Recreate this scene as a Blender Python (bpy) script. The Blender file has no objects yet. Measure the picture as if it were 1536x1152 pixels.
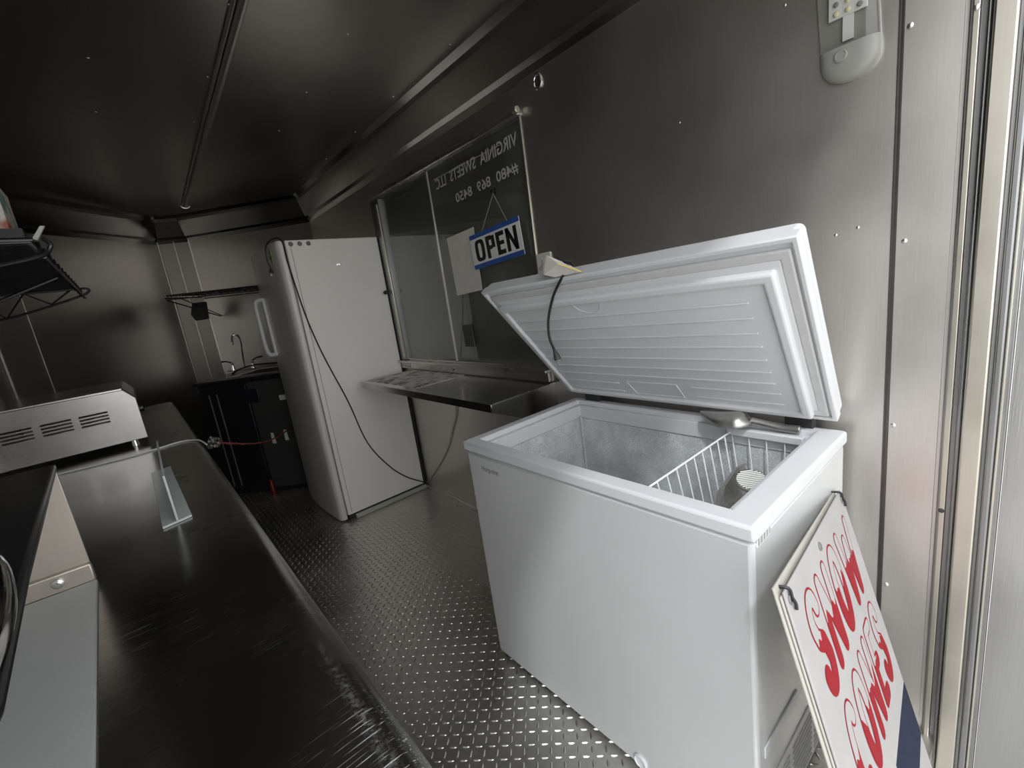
import bpy, bmesh, math, random
from mathutils import Vector, Matrix
random.seed(7)
S = bpy.context.scene
COL = S.collection
PI = math.pi
# ------------------------------------------------------------------ camera
cam = bpy.data.cameras.new('camera'); camo = bpy.data.objects.new('camera', cam); COL.objects.link(camo)
cam.sensor_width = 36; cam.lens = 672.355 / 1536 * 36; cam.clip_start = .01; cam.clip_end = 200
R0 = Vector((.74957532, -.64777463, -.13610608)); R1 = Vector((-.23849213, -.07249111, -.9684351)); R2 = Vector((.61746121, .75837528, -.2088267))
CZ = 1.3438
m = Matrix.Identity(4)
for i in range(3):
    m[i][0] = R0[i]; m[i][1] = -R1[i]; m[i][2] = -R2[i]
m[2][3] = CZ
camo.matrix_world = m
S.camera = camo
# ------------------------------------------------------------------ world, light, exposure
S.view_settings.view_transform = 'Standard'; S.view_settings.look = 'None'
S.view_settings.exposure = 0.0; S.view_settings.gamma = 1; S.view_settings.use_curve_mapping = False
w = bpy.data.worlds.new('sky'); S.world = w; w.use_nodes = True
wn = w.node_tree; wn.nodes.clear()
bg = wn.nodes.new('ShaderNodeBackground'); wo = wn.nodes.new('ShaderNodeOutputWorld')
bg.inputs[0].default_value = (.97, .985, 1, 1); bg.inputs[1].default_value = 2.65
wn.links.new(bg.outputs[0], wo.inputs[0])
DX0, DX1, DZ1, RY = -.40, 1.36, 2.12, .12        # the open rear doorway the daylight comes through
pl = bpy.data.lights.new('doorway_daylight', 'AREA'); pl.shape = 'RECTANGLE'; pl.size = 2.35; pl.size_y = 3.4
pl.cycles.is_portal = True
po = bpy.data.objects.new('doorway_daylight', pl); COL.objects.link(po)
po.location = (1.387 - 2.35 / 2, -.002, 1.1); po.rotation_euler = (PI / 2, 0, 0)   # -Z of the light looks to +Y
su = bpy.data.lights.new('hazy_sun', 'SUN'); su.energy = 1.6; su.angle = math.radians(4.5); su.color = (.95, .98, 1)
suo = bpy.data.objects.new('hazy_sun', su); COL.objects.link(suo); suo.location = (-4, -4, 8)
suo.rotation_euler = Vector((1.15, 1.0, -1.87)).to_track_quat('-Z', 'Y').to_euler()     # comes in high through the doorway from behind the camera's left
S.cycles.max_bounces = 14; S.cycles.diffuse_bounces = 6; S.cycles.glossy_bounces = 8; S.cycles.transmission_bounces = 8
S.cycles.sample_clamp_indirect = 6; S.cycles.use_denoising = True
# ------------------------------------------------------------------ materials
def newmat(name):
    mt = bpy.data.materials.new(name); mt.use_nodes = True
    nt = mt.node_tree; b = nt.nodes['Principled BSDF']
    return mt, nt, b
def N(nt, t, **k):
    n = nt.nodes.new(t)
    for a, v in k.items():
        if a == 'inp':
            for kk, vv in v.items(): n.inputs[kk].default_value = vv
        else: setattr(n, a, v)
    return n
def ramp(nt, stops):
    r = nt.nodes.new('ShaderNodeValToRGB'); e = r.color_ramp.elements
    while len(e) < len(stops): e.new(.5)
    for q, (p, c) in zip(e, stops): q.position = p; q.color = (*c, 1) if len(c) == 3 else c
    return r
def plain(name, col, rough=.5, metal=0, var=.04, scale=30, bump=.0, spec=.5, coat=0, bscale=200):
    mt, nt, b = newmat(name); L = nt.links.new
    tc = N(nt, 'ShaderNodeTexCoord')
    n = N(nt, 'ShaderNodeTexNoise', inp={'Scale': scale, 'Detail': 4}); L(tc.outputs['Object'], n.inputs['Vector'])
    r = ramp(nt, [(.3, [max(0, c * (1 - var)) for c in col]), (.7, [min(1, c * (1 + var)) for c in col])])
    L(n.outputs[0], r.inputs[0]); L(r.outputs[0], b.inputs['Base Color'])
    mr = N(nt, 'ShaderNodeMapRange', inp={'To Min': rough * .88, 'To Max': min(1, rough * 1.12)}); L(n.outputs[0], mr.inputs[0]); L(mr.outputs[0], b.inputs['Roughness'])
    b.inputs['Metallic'].default_value = metal; b.inputs['Specular IOR Level'].default_value = spec
    b.inputs['Coat Weight'].default_value = coat
    if bump:
        n2 = N(nt, 'ShaderNodeTexNoise', inp={'Scale': bscale, 'Detail': 3}); L(tc.outputs['Object'], n2.inputs['Vector'])
        bp = N(nt, 'ShaderNodeBump', inp={'Strength': bump, 'Distance': .002}); L(n2.outputs[0], bp.inputs['Height']); L(bp.outputs[0], b.inputs['Normal'])
    return mt
def steel(name, col, rough=.25, stretch=(1, 1, .03), gs=400, var=.07, warp=.25, aniso=0, smudge=.3, scratch=0, rvar=.3, wear=None):
    """brushed sheet metal: stretched grain, slow oil-canning of the sheet, smudges"""
    mt, nt, b = newmat(name); L = nt.links.new
    tc = N(nt, 'ShaderNodeTexCoord')
    mp = N(nt, 'ShaderNodeMapping'); mp.inputs['Scale'].default_value = stretch; L(tc.outputs['Object'], mp.inputs[0])
    g = N(nt, 'ShaderNodeTexNoise', inp={'Scale': gs, 'Detail': 2}); L(mp.outputs[0], g.inputs['Vector'])
    s = N(nt, 'ShaderNodeTexNoise', inp={'Scale': 2.3, 'Detail': 5, 'Roughness': .6}); L(tc.outputs['Object'], s.inputs['Vector'])
    mx = N(nt, 'ShaderNodeMix', data_type='FLOAT'); mx.inputs[0].default_value = .6; L(g.outputs[0], mx.inputs[2]); L(s.outputs[0], mx.inputs[3])
    r = ramp(nt, [(.3, [c * (1 - var) for c in col]), (.7, [min(1, c * (1 + var)) for c in col])]); L(mx.outputs[0], r.inputs[0])
    colout = r.outputs[0]
    mr = N(nt, 'ShaderNodeMapRange', inp={'From Min': .3, 'From Max': .7, 'To Min': rough * (1 - rvar), 'To Max': rough * (1 + rvar)}); L(s.outputs[0], mr.inputs[0])
    rout = mr.outputs[0]
    if scratch:
        m2 = N(nt, 'ShaderNodeMapping'); m2.inputs['Scale'].default_value = (.035, 1, 1); L(tc.outputs['Object'], m2.inputs[0])
        sc = N(nt, 'ShaderNodeTexNoise', inp={'Scale': 420, 'Detail': 2}); L(m2.outputs[0], sc.inputs['Vector'])
        m3 = N(nt, 'ShaderNodeTexNoise', inp={'Scale': 5, 'Detail': 3}); L(tc.outputs['Object'], m3.inputs['Vector'])
        rr = ramp(nt, [(.60, (0, 0, 0)), (.68, (1, 1, 1))]); L(sc.outputs[0], rr.inputs[0])
        r3 = ramp(nt, [(.45, (0, 0, 0)), (.65, (1, 1, 1))]); L(m3.outputs[0], r3.inputs[0])
        mm = N(nt, 'ShaderNodeMath', operation='MULTIPLY'); L(rr.outputs[0], mm.inputs[0]); L(r3.outputs[0], mm.inputs[1])
        fac = mm.outputs[0]
        if wear: 
            sep = N(nt, 'ShaderNodeSeparateXYZ'); L(tc.outputs['Object'], sep.inputs[0])
            # the near half of the top is the worn half
            wy = N(nt, 'ShaderNodeMapRange', inp={'From Min': wear[1], 'From Max': wear[0], 'To Min': .08, 'To Max': 1}); L(sep.outputs[1], wy.inputs[0])
            ml = N(nt, 'ShaderNodeMath', operation='MULTIPLY'); L(fac, ml.inputs[0]); L(wy.outputs[0], ml.inputs[1])
            # rubbed strip just inside the rolled edge
            dx = N(nt, 'ShaderNodeMath', operation='SUBTRACT'); dx.inputs[1].default_value = wear[2]; L(sep.outputs[0], dx.inputs[0])
            ab = N(nt, 'ShaderNodeMath', operation='ABSOLUTE'); L(dx.outputs[0], ab.inputs[0])
            st = N(nt, 'ShaderNodeMapRange', inp={'From Min': .001, 'From Max': .011, 'To Min': .75, 'To Max': 0}); L(ab.outputs[0], st.inputs[0])
            n5 = N(nt, 'ShaderNodeTexNoise', inp={'Scale': 110, 'Detail': 5, 'Roughness': .8}); L(tc.outputs['Object'], n5.inputs['Vector'])
            r5 = ramp(nt, [(.46, (0, 0, 0)), (.58, (1, 1, 1))]); L(n5.outputs[0], r5.inputs[0])
            ey = N(nt, 'ShaderNodeMapRange', inp={'From Min': -.98, 'From Max': -1.2, 'To Min': 0, 'To Max': .8}); L(sep.outputs[1], ey.inputs[0])
            e1 = N(nt, 'ShaderNodeMath', operation='MULTIPLY'); L(st.outputs[0], e1.inputs[0]); L(r5.outputs[0], e1.inputs[1])
            e2 = N(nt, 'ShaderNodeMath', operation='MULTIPLY'); L(e1.outputs[0], e2.inputs[0]); L(ey.outputs[0], e2.inputs[1])
            mxx = N(nt, 'ShaderNodeMath', operation='MAXIMUM'); L(ml.outputs[0], mxx.inputs[0]); L(e2.outputs[0], mxx.inputs[1]); fac = mxx.outputs[0]
        ar = N(nt, 'ShaderNodeMath', operation='MULTIPLY_ADD'); ar.inputs[1].default_value = .45; L(fac, ar.inputs[0]); L(rout, ar.inputs[2]); rout = ar.outputs[0]
        cm = N(nt, 'ShaderNodeMix', data_type='RGBA'); cm.inputs[7].default_value = (.75, .76, .77, 1); L(fac, cm.inputs[0]); L(colout, cm.inputs[6]); colout = cm.outputs[2]
    L(colout, b.inputs['Base Color']); L(rout, b.inputs['Roughness'])
    b.inputs['Metallic'].default_value = 1
    if aniso: b.inputs['Anisotropic'].default_value = aniso
    bp = N(nt, 'ShaderNodeBump', inp={'Strength': .06 if gs >= 260 and 'wall' not in name else 0.0, 'Distance': .001}); L(g.outputs[0], bp.inputs['Height'])
    if warp:
        wv = N(nt, 'ShaderNodeTexNoise', inp={'Scale': 1.7, 'Detail': 1}); L(tc.outputs['Object'], wv.inputs['Vector'])
        b2 = N(nt, 'ShaderNodeBump', inp={'Strength': warp, 'Distance': .06}); L(wv.outputs[0], b2.inputs['Height']); L(b2.outputs[0], bp.inputs['Normal'])
    L(bp.outputs[0], b.inputs['Normal'])
    return mt
M = {}
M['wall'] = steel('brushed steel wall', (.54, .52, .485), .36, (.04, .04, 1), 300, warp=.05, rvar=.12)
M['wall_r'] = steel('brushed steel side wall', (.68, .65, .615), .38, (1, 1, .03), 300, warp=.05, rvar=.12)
M['ceil'] = steel('ceiling sheet', (.53, .51, .475), .33, (1, .04, 1), 200, warp=.08, rvar=.15)
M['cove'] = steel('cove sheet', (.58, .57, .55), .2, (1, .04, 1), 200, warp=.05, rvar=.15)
M['floor'] = steel('tread plate', (.66, .64, .61), .36, (1, 1, 1), 60, warp=.02, var=.15)
M['lug'] = steel('tread plate lugs', (.80, .79, .76), .34, (1, 1, 1), 60, warp=0)
M['counter'] = steel('worn dark steel counter', (.38, .37, .35), .24, (.03, 1, 1), 260, warp=.06, scratch=1, wear=(-1.25, -.6, .366))
M['steel'] = steel('bright steel', (.66, .65, .63), .28, (.04, 1, 1), 300, warp=.1)
M['shelfsteel'] = steel('shelf steel', (.52, .51, .50), .22, (1, .03, 1), 300, warp=.08)
M['warm'] = steel('soiled steel', (.66, .60, .53), .45, (1, 1, .1), 120, warp=.05)
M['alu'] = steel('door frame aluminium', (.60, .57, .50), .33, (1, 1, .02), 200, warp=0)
M['aludark'] = steel('dark grey aluminium', (.30, .30, .30), .3, (1, 1, .02), 200, warp=0)  # even darker grey for frame base, bead, lip and window jamb
M['panel'] = steel('door sheet', (.40, .40, .40), .2, (1, 1, .04), 300, warp=.06)
M['chrome'] = plain('chrome', (.82, .82, .82), .08, 1)
M['screw'] = plain('screw metal', (.7, .69, .66), .3, 1)
M['white'] = plain('white enamel', (.55, .56, .56), .3, var=.015, scale=6, bump=.12, bscale=260, coat=.15)
M['white2'] = plain('white plastic', (.62, .63, .645), .38, var=.02, scale=9, bump=.03)
M['liner'] = plain('moulded lid liner', (.64, .65, .66), .42, var=.02, scale=9, bump=.05)
M['gasket'] = plain('grey gasket', (.52, .52, .52), .6)
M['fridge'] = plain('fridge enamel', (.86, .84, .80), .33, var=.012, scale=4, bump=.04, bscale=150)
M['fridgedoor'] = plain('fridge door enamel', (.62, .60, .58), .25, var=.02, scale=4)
M['black'] = plain('black gloss', (.012, .012, .014), .25)
M['blackm'] = plain('black matt', (.02, .02, .02), .55)
M['rubber'] = plain('black rubber cord', (.015, .015, .016), .45)
M['cab'] = plain('black cabinet', (.012, .012, .016), .3)
M['cabgrey'] = plain('dark grey cabinet panel', (.045, .043, .042), .4)
M['wire'] = plain('white coated wire', (.85, .86, .86), .35)
M['signw'] = plain('sign board', (.37, .36, .355), .5, var=.05, scale=14, spec=.25)
M['signedge'] = plain('sign board edge', (.42, .40, .36), .6)
M['red'] = plain('red print', (.26, .006, .014), .5, spec=.2)
M['blue'] = plain('dark blue print', (.006, .011, .035), .5, spec=.2)
M['openblue'] = plain('blue print', (.03, .10, .38), .35)
M['ink'] = plain('black print', (.012, .012, .012), .4)
M['cardw'] = plain('white card', (.82, .82, .80), .45, var=.02)
M['paper'] = plain('old paper', (.72, .69, .64), .8, var=.05, scale=20, bump=.2, bscale=40)
M['greyink'] = plain('small grey print', (.25, .25, .25), .6)
M['yellowink'] = plain('yellow print', (.75, .55, .12), .6)
M['vinyl'] = plain('pale vinyl lettering', (.48, .47, .45), .6)
M['outlet'] = plain('outlet plastic', (.68, .68, .64), .4)
M['slot'] = plain('dark slot', (.03, .03, .03), .6)
M['plug'] = plain('plug rubber', (.05, .05, .05), .4)
M['green'] = plain('green sticker', (.22, .34, .05), .5)
M['greydot'] = plain('grey plastic plug', (.16, .16, .155), .5)
M['redp'] = plain('red plastic', (.13, .004, .004), .35)
M['redcord'] = plain('dull red cord', (.25, .04, .02), .6)
M['led'] = plain('yellow led', (.75, .68, .45), .35)
M['board'] = plain('white circuit board', (.72, .72, .70), .45)
M['shut'] = steel('closed hatch sheet', (.5, .49, .47), .6, (1, 1, .04), 200, warp=.1)
M['scoop'] = steel('cast scoop metal', (.50, .49, .47), .33, (1, 1, 1), 60, warp=.2, var=.2)
M['oldscoop'] = steel('dull cast scoop metal', (.62, .60, .57), .5, (1, 1, 1), 80, warp=.2, var=.3)
M['concrete'] = plain('concrete', (.5, .49, .47), .9, var=.1, scale=3)
M['stick'] = plain('strip', (.42, .42, .38), .5)
M['seam'] = plain('dark seam', (.16, .155, .15), .35, 1)
M['rod'] = plain('conduit metal', (.72, .70, .66), .42, 1)
M['covereflect'] = steel('cove sheet with painted dark reflection', (.30, .29, .275), .2, (1, .04, 1), 200, warp=0)  # nose cove: the dark reflection is put into the sheet colour
M['latch'] = plain('dark latch plate', (.07, .068, .065), .4, .6)
M['base'] = plain('grey-white base sheet', (.50, .515, .51), .4, var=.02)
M['ovsteel'] = steel('cooker steel', (.42, .41, .395), .27, (.04, 1, 1), 300, warp=.35, var=.2)
def frost_mat():
    mt, nt, b = newmat('frosted aluminium liner'); L = nt.links.new
    tc = N(nt, 'ShaderNodeTexCoord')
    n = N(nt, 'ShaderNodeTexNoise', inp={'Scale': 9, 'Detail': 6, 'Roughness': .65}); L(tc.outputs['Object'], n.inputs['Vector'])
    f = N(nt, 'ShaderNodeTexNoise', inp={'Scale': 260, 'Detail': 2}); L(tc.outputs['Object'], f.inputs['Vector'])
    mx = N(nt, 'ShaderNodeMix', data_type='FLOAT'); mx.inputs[0].default_value = .45; L(n.outputs[0], mx.inputs[2]); L(f.outputs[0], mx.inputs[3])
    r = ramp(nt, [(.36, (.46, .47, .48)), (.52, (.64, .66, .67)), (.66, (.88, .90, .91))]); L(mx.outputs[0], r.inputs[0]); L(r.outputs[0], b.inputs['Base Color'])
    b.inputs['Metallic'].default_value = .15; b.inputs['Roughness'].default_value = .5
    bp = N(nt, 'ShaderNodeBump', inp={'Strength': .5, 'Distance': .002}); L(f.outputs[0], bp.inputs['Height']); L(bp.outputs[0], b.inputs['Normal'])
    return mt
M['frost'] = frost_mat()
def glass_mat(name, col, rough=.02, alpha=.25):
    mt, nt, b = newmat(name); L = nt.links.new
    tr = N(nt, 'ShaderNodeBsdfTransparent'); tr.inputs[0].default_value = (*col, 1)
    gl = N(nt, 'ShaderNodeBsdfGlossy', inp={'Roughness': rough}); gl.inputs[0].default_value = (.9, .9, .9, 1)
    fr = N(nt, 'ShaderNodeLayerWeight', inp={'Blend': .5}); pw = N(nt, 'ShaderNodeMath', operation='POWER'); pw.inputs[1].default_value = 4; L(fr.outputs['Facing'], pw.inputs[0])
    ad = N(nt, 'ShaderNodeMath', operation='MULTIPLY_ADD'); ad.inputs[1].default_value = .8; ad.inputs[2].default_value = alpha
    L(pw.outputs[0], ad.inputs[0]); mx = N(nt, 'ShaderNodeMixShader'); L(ad.outputs[0], mx.inputs[0]); L(tr.outputs[0], mx.inputs[1]); L(gl.outputs[0], mx.inputs[2])
    L(mx.outputs[0], nt.nodes['Material Output'].inputs[0]); nt.nodes.remove(b)
    return mt
M['glass'] = glass_mat('window glass', (.86, .87, .86), .03, .06)
M['lens'] = glass_mat('clear lamp cover', (.88, .88, .87), .08, .05)
M['bag'] = glass_mat('clear crumpled bag', (.8, .8, .8), .15, .18)
def acrylic():
    mt, nt, b = newmat('cloudy acrylic')
    b.inputs['Base Color'].default_value = (.70, .76, .75, 1); b.inputs['Roughness'].default_value = .2
    b.inputs['Alpha'].default_value = .75; return mt
M['acrylic'] = acrylic()
def frostplastic():
    mt, nt, b = newmat('frosted lamp plastic')
    b.inputs['Base Color'].default_value = (.28, .28, .26, 1); b.inputs['Roughness'].default_value = .35; return mt
M['frostp'] = frostplastic()
def snowcap_mat():
    """white above a dripping line, red below: flat print on the letter faces (uv.y runs 0 at the foot to 1 at the head)"""
    mt, nt, b = newmat('snow-capped red print'); L = nt.links.new
    tc = N(nt, 'ShaderNodeTexCoord'); sp = N(nt, 'ShaderNodeSeparateXYZ'); L(tc.outputs['UV'], sp.inputs[0])
    cb = N(nt, 'ShaderNodeCombineXYZ'); L(sp.outputs[0], cb.inputs[0])
    n = N(nt, 'ShaderNodeTexNoise', inp={'Scale': 32, 'Detail': 1}); L(cb.outputs[0], n.inputs['Vector'])
    ad = N(nt, 'ShaderNodeMath', operation='MULTIPLY_ADD'); ad.inputs[1].default_value = -.55; L(n.outputs[0], ad.inputs[0]); L(sp.outputs[1], ad.inputs[2])
    gt = N(nt, 'ShaderNodeMath', operation='GREATER_THAN'); gt.inputs[1].default_value = .27; L(ad.outputs[0], gt.inputs[0])
    mx = N(nt, 'ShaderNodeMix', data_type='RGBA'); mx.inputs[6].default_value = (.26, .006, .014, 1); mx.inputs[7].default_value = (.37, .36, .355, 1)
    L(gt.outputs[0], mx.inputs[0]); L(mx.outputs[2], b.inputs['Base Color']); b.inputs['Roughness'].default_value = .5; b.inputs['Specular IOR Level'].default_value = .2
    return mt
M['snowcap'] = snowcap_mat()
# ------------------------------------------------------------------ object helpers
ROOT = {}
def base(o):
    v = Vector((0, 0, 0))
    while o is not None: v += o.location; o = o.parent
    return v
def thing(name, label, cat, loc, group=None):
    o = bpy.data.objects.new(name, None); COL.objects.link(o); o.location = loc; o.empty_display_size = .05
    o['label'] = label; o['category'] = cat
    if group: o['group'] = group
    return o
def obj(name, bm, mat, parent=None, bevel=0, seg=2, smooth=True, label=None, kind=None, angle=35):
    me = bpy.data.meshes.new(name)
    if parent is not None: bmesh.ops.translate(bm, verts=bm.verts, vec=-base(parent))
    bmesh.ops.recalc_face_normals(bm, faces=bm.faces)
    bm.to_mesh(me); bm.free()
    for x in (mat if isinstance(mat, list) else [mat]): me.materials.append(M[x] if isinstance(x, str) else x)
    o = bpy.data.objects.new(name, me); COL.objects.link(o); o.parent = parent
    if smooth:
        for p in me.polygons: p.use_smooth = True
        me.set_sharp_from_angle(angle=math.radians(angle))
    if bevel:
        b = o.modifiers.new('bevel', 'BEVEL'); b.width = bevel; b.segments = seg; b.limit_method = 'ANGLE'; b.angle_limit = math.radians(40); b.harden_normals = False
    if label: o['label'] = label
    if kind: o['kind'] = kind
    return o
def tag(o, label, cat, group=None):
    o['label'] = label; o['category'] = cat
    if group: o['group'] = group
    return o
def origin_to(o, p):
    p = Vector(p); o.data.transform(Matrix.Translation(-p)); o.location = p; return o
def struct(name, bm, mat, **k): return obj(name, bm, mat, kind='structure', **k)
def BM(): return bmesh.new()
def box(bm, a, b):
    """axis-aligned box from corner a to corner b"""
    x0, y0, z0 = a; x1, y1, z1 = b
    v = [bm.verts.new(p) for p in ((x0, y0, z0), (x1, y0, z0), (x1, y1, z0), (x0, y1, z0), (x0, y0, z1), (x1, y0, z1), (x1, y1, z1), (x0, y1, z1))]
    for f in ((0, 3, 2, 1), (4, 5, 6, 7), (0, 1, 5, 4), (1, 2, 6, 5), (2, 3, 7, 6), (3, 0, 4, 7)): bm.faces.new([v[i] for i in f])
    return bm
def bx(a, b): return box(BM(), a, b)
def prism(bm, pts, d):
    """polygon pts (3-D) pushed along d"""
    d = Vector(d); lo = [bm.verts.new(p) for p in pts]; hi = [bm.verts.new(Vector(p) + d) for p in pts]
    n = len(pts); bm.faces.new(lo[::-1]); bm.faces.new(hi)
    for i in range(n): bm.faces.new((lo[i], lo[(i + 1) % n], hi[(i + 1) % n], hi[i]))
    return bm
def ring(bm, o, i, z0, z1):
    """rectangular ring: outer (x0,y0,x1,y1), inner the same, between heights"""
    def q(r, z): return [bm.verts.new(p) for p in ((r[0], r[1], z), (r[2], r[1], z), (r[2], r[3], z), (r[0], r[3], z))]
    a, b, c, d = q(o, z0), q(i, z0), q(o, z1), q(i, z1)
    for k in range(4):
        j = (k + 1) % 4
        for f in ((a[k], a[j], c[j], c[k]), (b[j], b[k], d[k], d[j]), (c[k], c[j], d[j], d[k]), (b[k], b[j], a[j], a[k])): bm.faces.new(f)
    return bm
def frame_of(t):
    t = t.normalized(); u = t.orthogonal().normalized(); return u, t.cross(u).normalized()
def tube(bm, pts, r, seg=8, closed=False, cap=True):
    pts = [Vector(p) for p in pts]; n = len(pts); rings = []
    u = None
    for i, p in enumerate(pts):
        if closed: t = pts[(i + 1) % n] - pts[i - 1]
        else: t = pts[min(i + 1, n - 1)] - pts[max(i - 1, 0)]
        t.normalize()
        if u is None: u = t.orthogonal().normalized()
        else: u = (u - t * u.dot(t)).normalized()
        v = t.cross(u); rr = r[i] if isinstance(r, (list, tuple)) else r
        rings.append([bm.verts.new(p + (u * math.cos(a) + v * math.sin(a)) * rr) for a in [2 * PI * k / seg for k in range(seg)]])
    for i in range(n if closed else n - 1):
        A, B = rings[i], rings[(i + 1) % n]
        for k in range(seg): bm.faces.new((A[k], A[(k + 1) % seg], B[(k + 1) % seg], B[k]))
    if cap and not closed: bm.faces.new(rings[0][::-1]); bm.faces.new(rings[-1])
    return bm
def smooth_path(pts, k=6, closed=False):
    P = [Vector(p) for p in pts]; n = len(P); out = []
    for i in range(n if closed else n - 1):
        a = P[(i - 1) % n] if closed or i > 0 else P[0]; b = P[i]; c = P[(i + 1) % n]; d = P[(i + 2) % n] if closed or i + 2 < n else P[-1]
        for j in range(k):
            t = j / k
            out.append(.5 * ((2 * b) + (c - a) * t + (2 * a - 5 * b + 4 * c - d) * t * t + (3 * b - a - 3 * c + d) * t ** 3))
    if not closed: out.append(P[-1])
    return out
def lathe(bm, prof, c, axis=(0, 0, 1), seg=16):
    """profile [(radius, height)] turned about axis through c"""
    ax = Vector(axis).normalized(); u, v = frame_of(ax); c = Vector(c); rings = []
    for r, h in prof:
        rings.append([bm.verts.new(c + ax * h + (u * math.cos(2 * PI * k / seg) + v * math.sin(2 * PI * k / seg)) * max(r, 1e-5)) for k in range(seg)])
    for A, B in zip(rings, rings[1:]):
        for k in range(seg): bm.faces.new((A[k], A[(k + 1) % seg], B[(k + 1) % seg], B[k]))
    bm.faces.new(rings[0][::-1]); bm.faces.new(rings[-1]); return bm
def screw_bm(p, axis, r=.004): return lathe(BM(), [(r, 0), (r * .9, r * .35), (r * .45, r * .6)], p, axis, 8)
def text_bm(body, mat4, size, off=0, xs=1, align='LEFT', ext=.0003):
    cu = bpy.data.curves.new('t', 'FONT'); cu.body = body; cu.size = size; cu.offset = off; cu.extrude = ext; cu.align_x = align; cu.resolution_u = 3
    o = bpy.data.objects.new('t', cu); COL.objects.link(o); dg = bpy.context.evaluated_depsgraph_get(); dg.update()
    me = bpy.data.meshes.new_from_object(o.evaluated_get(dg)); bm = BM(); bm.from_mesh(me)
    bpy.data.objects.remove(o); bpy.data.curves.remove(cu); bpy.data.meshes.remove(me)
    bm.transform(mat4 @ Matrix.Diagonal((xs, 1, 1, 1))); return bm
def basis(o, X, Y, Z=None):
    X, Y = Vector(X), Vector(Y); Z = X.cross(Y).normalized() if Z is None else Vector(Z); mm = Matrix.Identity(4)
    for i in range(3): mm[i][0] = X[i]; mm[i][1] = Y[i]; mm[i][2] = Z[i]; mm[i][3] = o[i]
    return mm
W = 1.40; LW = -.66; ZC = 2.33
# ------------------------------------------------------------------ the setting
ground = struct('ground', bx((-30, -40, -.60), (30, 30, -.55)), 'concrete', smooth=False)
flr = struct('floor', bx((LW - .05, RY - .01, -.06), (W + .05, 5.2, 0)), 'floor', smooth=False)
# tread-plate lugs
bm = BM(); P = .0285
ny = int((4.75 - .14) / P); nx = int((W - .02) / P)
for j in range(ny):
    for i in range(nx):
        x = .02 + i * P; y = .14 + j * P
        if x + y > 5.45: continue
        a = math.radians(45 if (i + j) % 2 else -45) + random.uniform(-.04, .04); ca, sa = math.cos(a), math.sin(a)
        L_, w_, h_ = .0125, .0031, .0021
        pts = [(-L_, 0, 0), (-L_ * .45, -w_, 0), (L_ * .45, -w_, 0), (L_, 0, 0), (L_ * .45, w_, 0), (-L_ * .45, w_, 0), (-L_ * .6, 0, h_), (L_ * .6, 0, h_)]
        v = [bm.verts.new((x + p[0] * ca - p[1] * sa, y + p[0] * sa + p[1] * ca, p[2])) for p in pts]
        for f in ((0, 1, 6), (1, 2, 7, 6), (2, 3, 7), (3, 4, 7), (4, 5, 6, 7), (5, 0, 6)): bm.faces.new([v[k] for k in f])
obj('raised_lug', bm, 'lug', flr, smooth=False, kind='stuff')
# ceiling
ceil = struct('ceiling', bx((LW - .05, RY - .02, ZC), (W + .05, 5.2, ZC + .04)), 'ceil', smooth=False)
for x in (-.25, .13, .49, .875, 1.26):
    for y in (.75, 1.24, 1.74, 2.25, 2.74, 3.24, 3.74):
        if abs(x - 1.26) < .01: y -= .1
        obj('screw', screw_bm((x, y, ZC), (0, 0, -1), .0045), 'screw', ceil)
# walls.  nose of the trailer: two sheets at 45 degrees and a narrow middle strip
NR, NM1, NM0, NL = (W, 4.13), (.60, 4.93), (.385, 5.03), (LW, 4.05)
def vwall(name, a, b, z0, z1, mat, th=.04):
    a, b = Vector((*a, 0)), Vector((*b, 0)); d = (b - a).normalized(); n = Vector((-d.y, d.x, 0))
    c = Vector((.4, 3, 0))
    if n.dot(c - a) > 0: n = -n
    bm = BM(); pts = [a + Vector((0, 0, z0)), b + Vector((0, 0, z0)), b + Vector((0, 0, z1)), a + Vector((0, 0, z1))]
    prism(bm, pts, n * th); return struct(name, bm, mat, smooth=False)
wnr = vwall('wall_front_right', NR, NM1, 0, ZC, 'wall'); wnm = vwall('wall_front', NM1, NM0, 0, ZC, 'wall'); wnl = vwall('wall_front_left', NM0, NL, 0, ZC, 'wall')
def vstrip(name, x, y, z0, z1, r, mat, parent): return obj(name, tube(BM(), [(x, y, z0), (x, y, z1)], r, 6), mat, parent)
for (x, y, p) in ((.60, 4.925, wnr), (.495, 4.975, wnm), (.385, 5.022, wnm), (-.45, 4.238, wnl)): vstrip('seam_strip', x, y, .05, 2.14, .004, 'screw', p)
vstrip('corner_pipe', -.60, 4.09, .02, 2.14, .011, 'steel', wnl)
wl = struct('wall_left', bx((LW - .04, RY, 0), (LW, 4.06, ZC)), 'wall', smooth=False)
for y in (.24, 1.45, 2.66, 3.87): obj('seam_strip', bx((LW, y - .012, .9), (LW + .003, y + .012, 2.14)), 'steel', wl)
# rear wall round the open doorway
bm = BM(); box(bm, (LW - .04, RY - .04, 0), (DX0, RY, ZC)); box(bm, (DX0, RY - .04, DZ1), (DX1, RY, ZC))
wr = struct('wall_rear', bm, 'wall', smooth=False)
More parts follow.
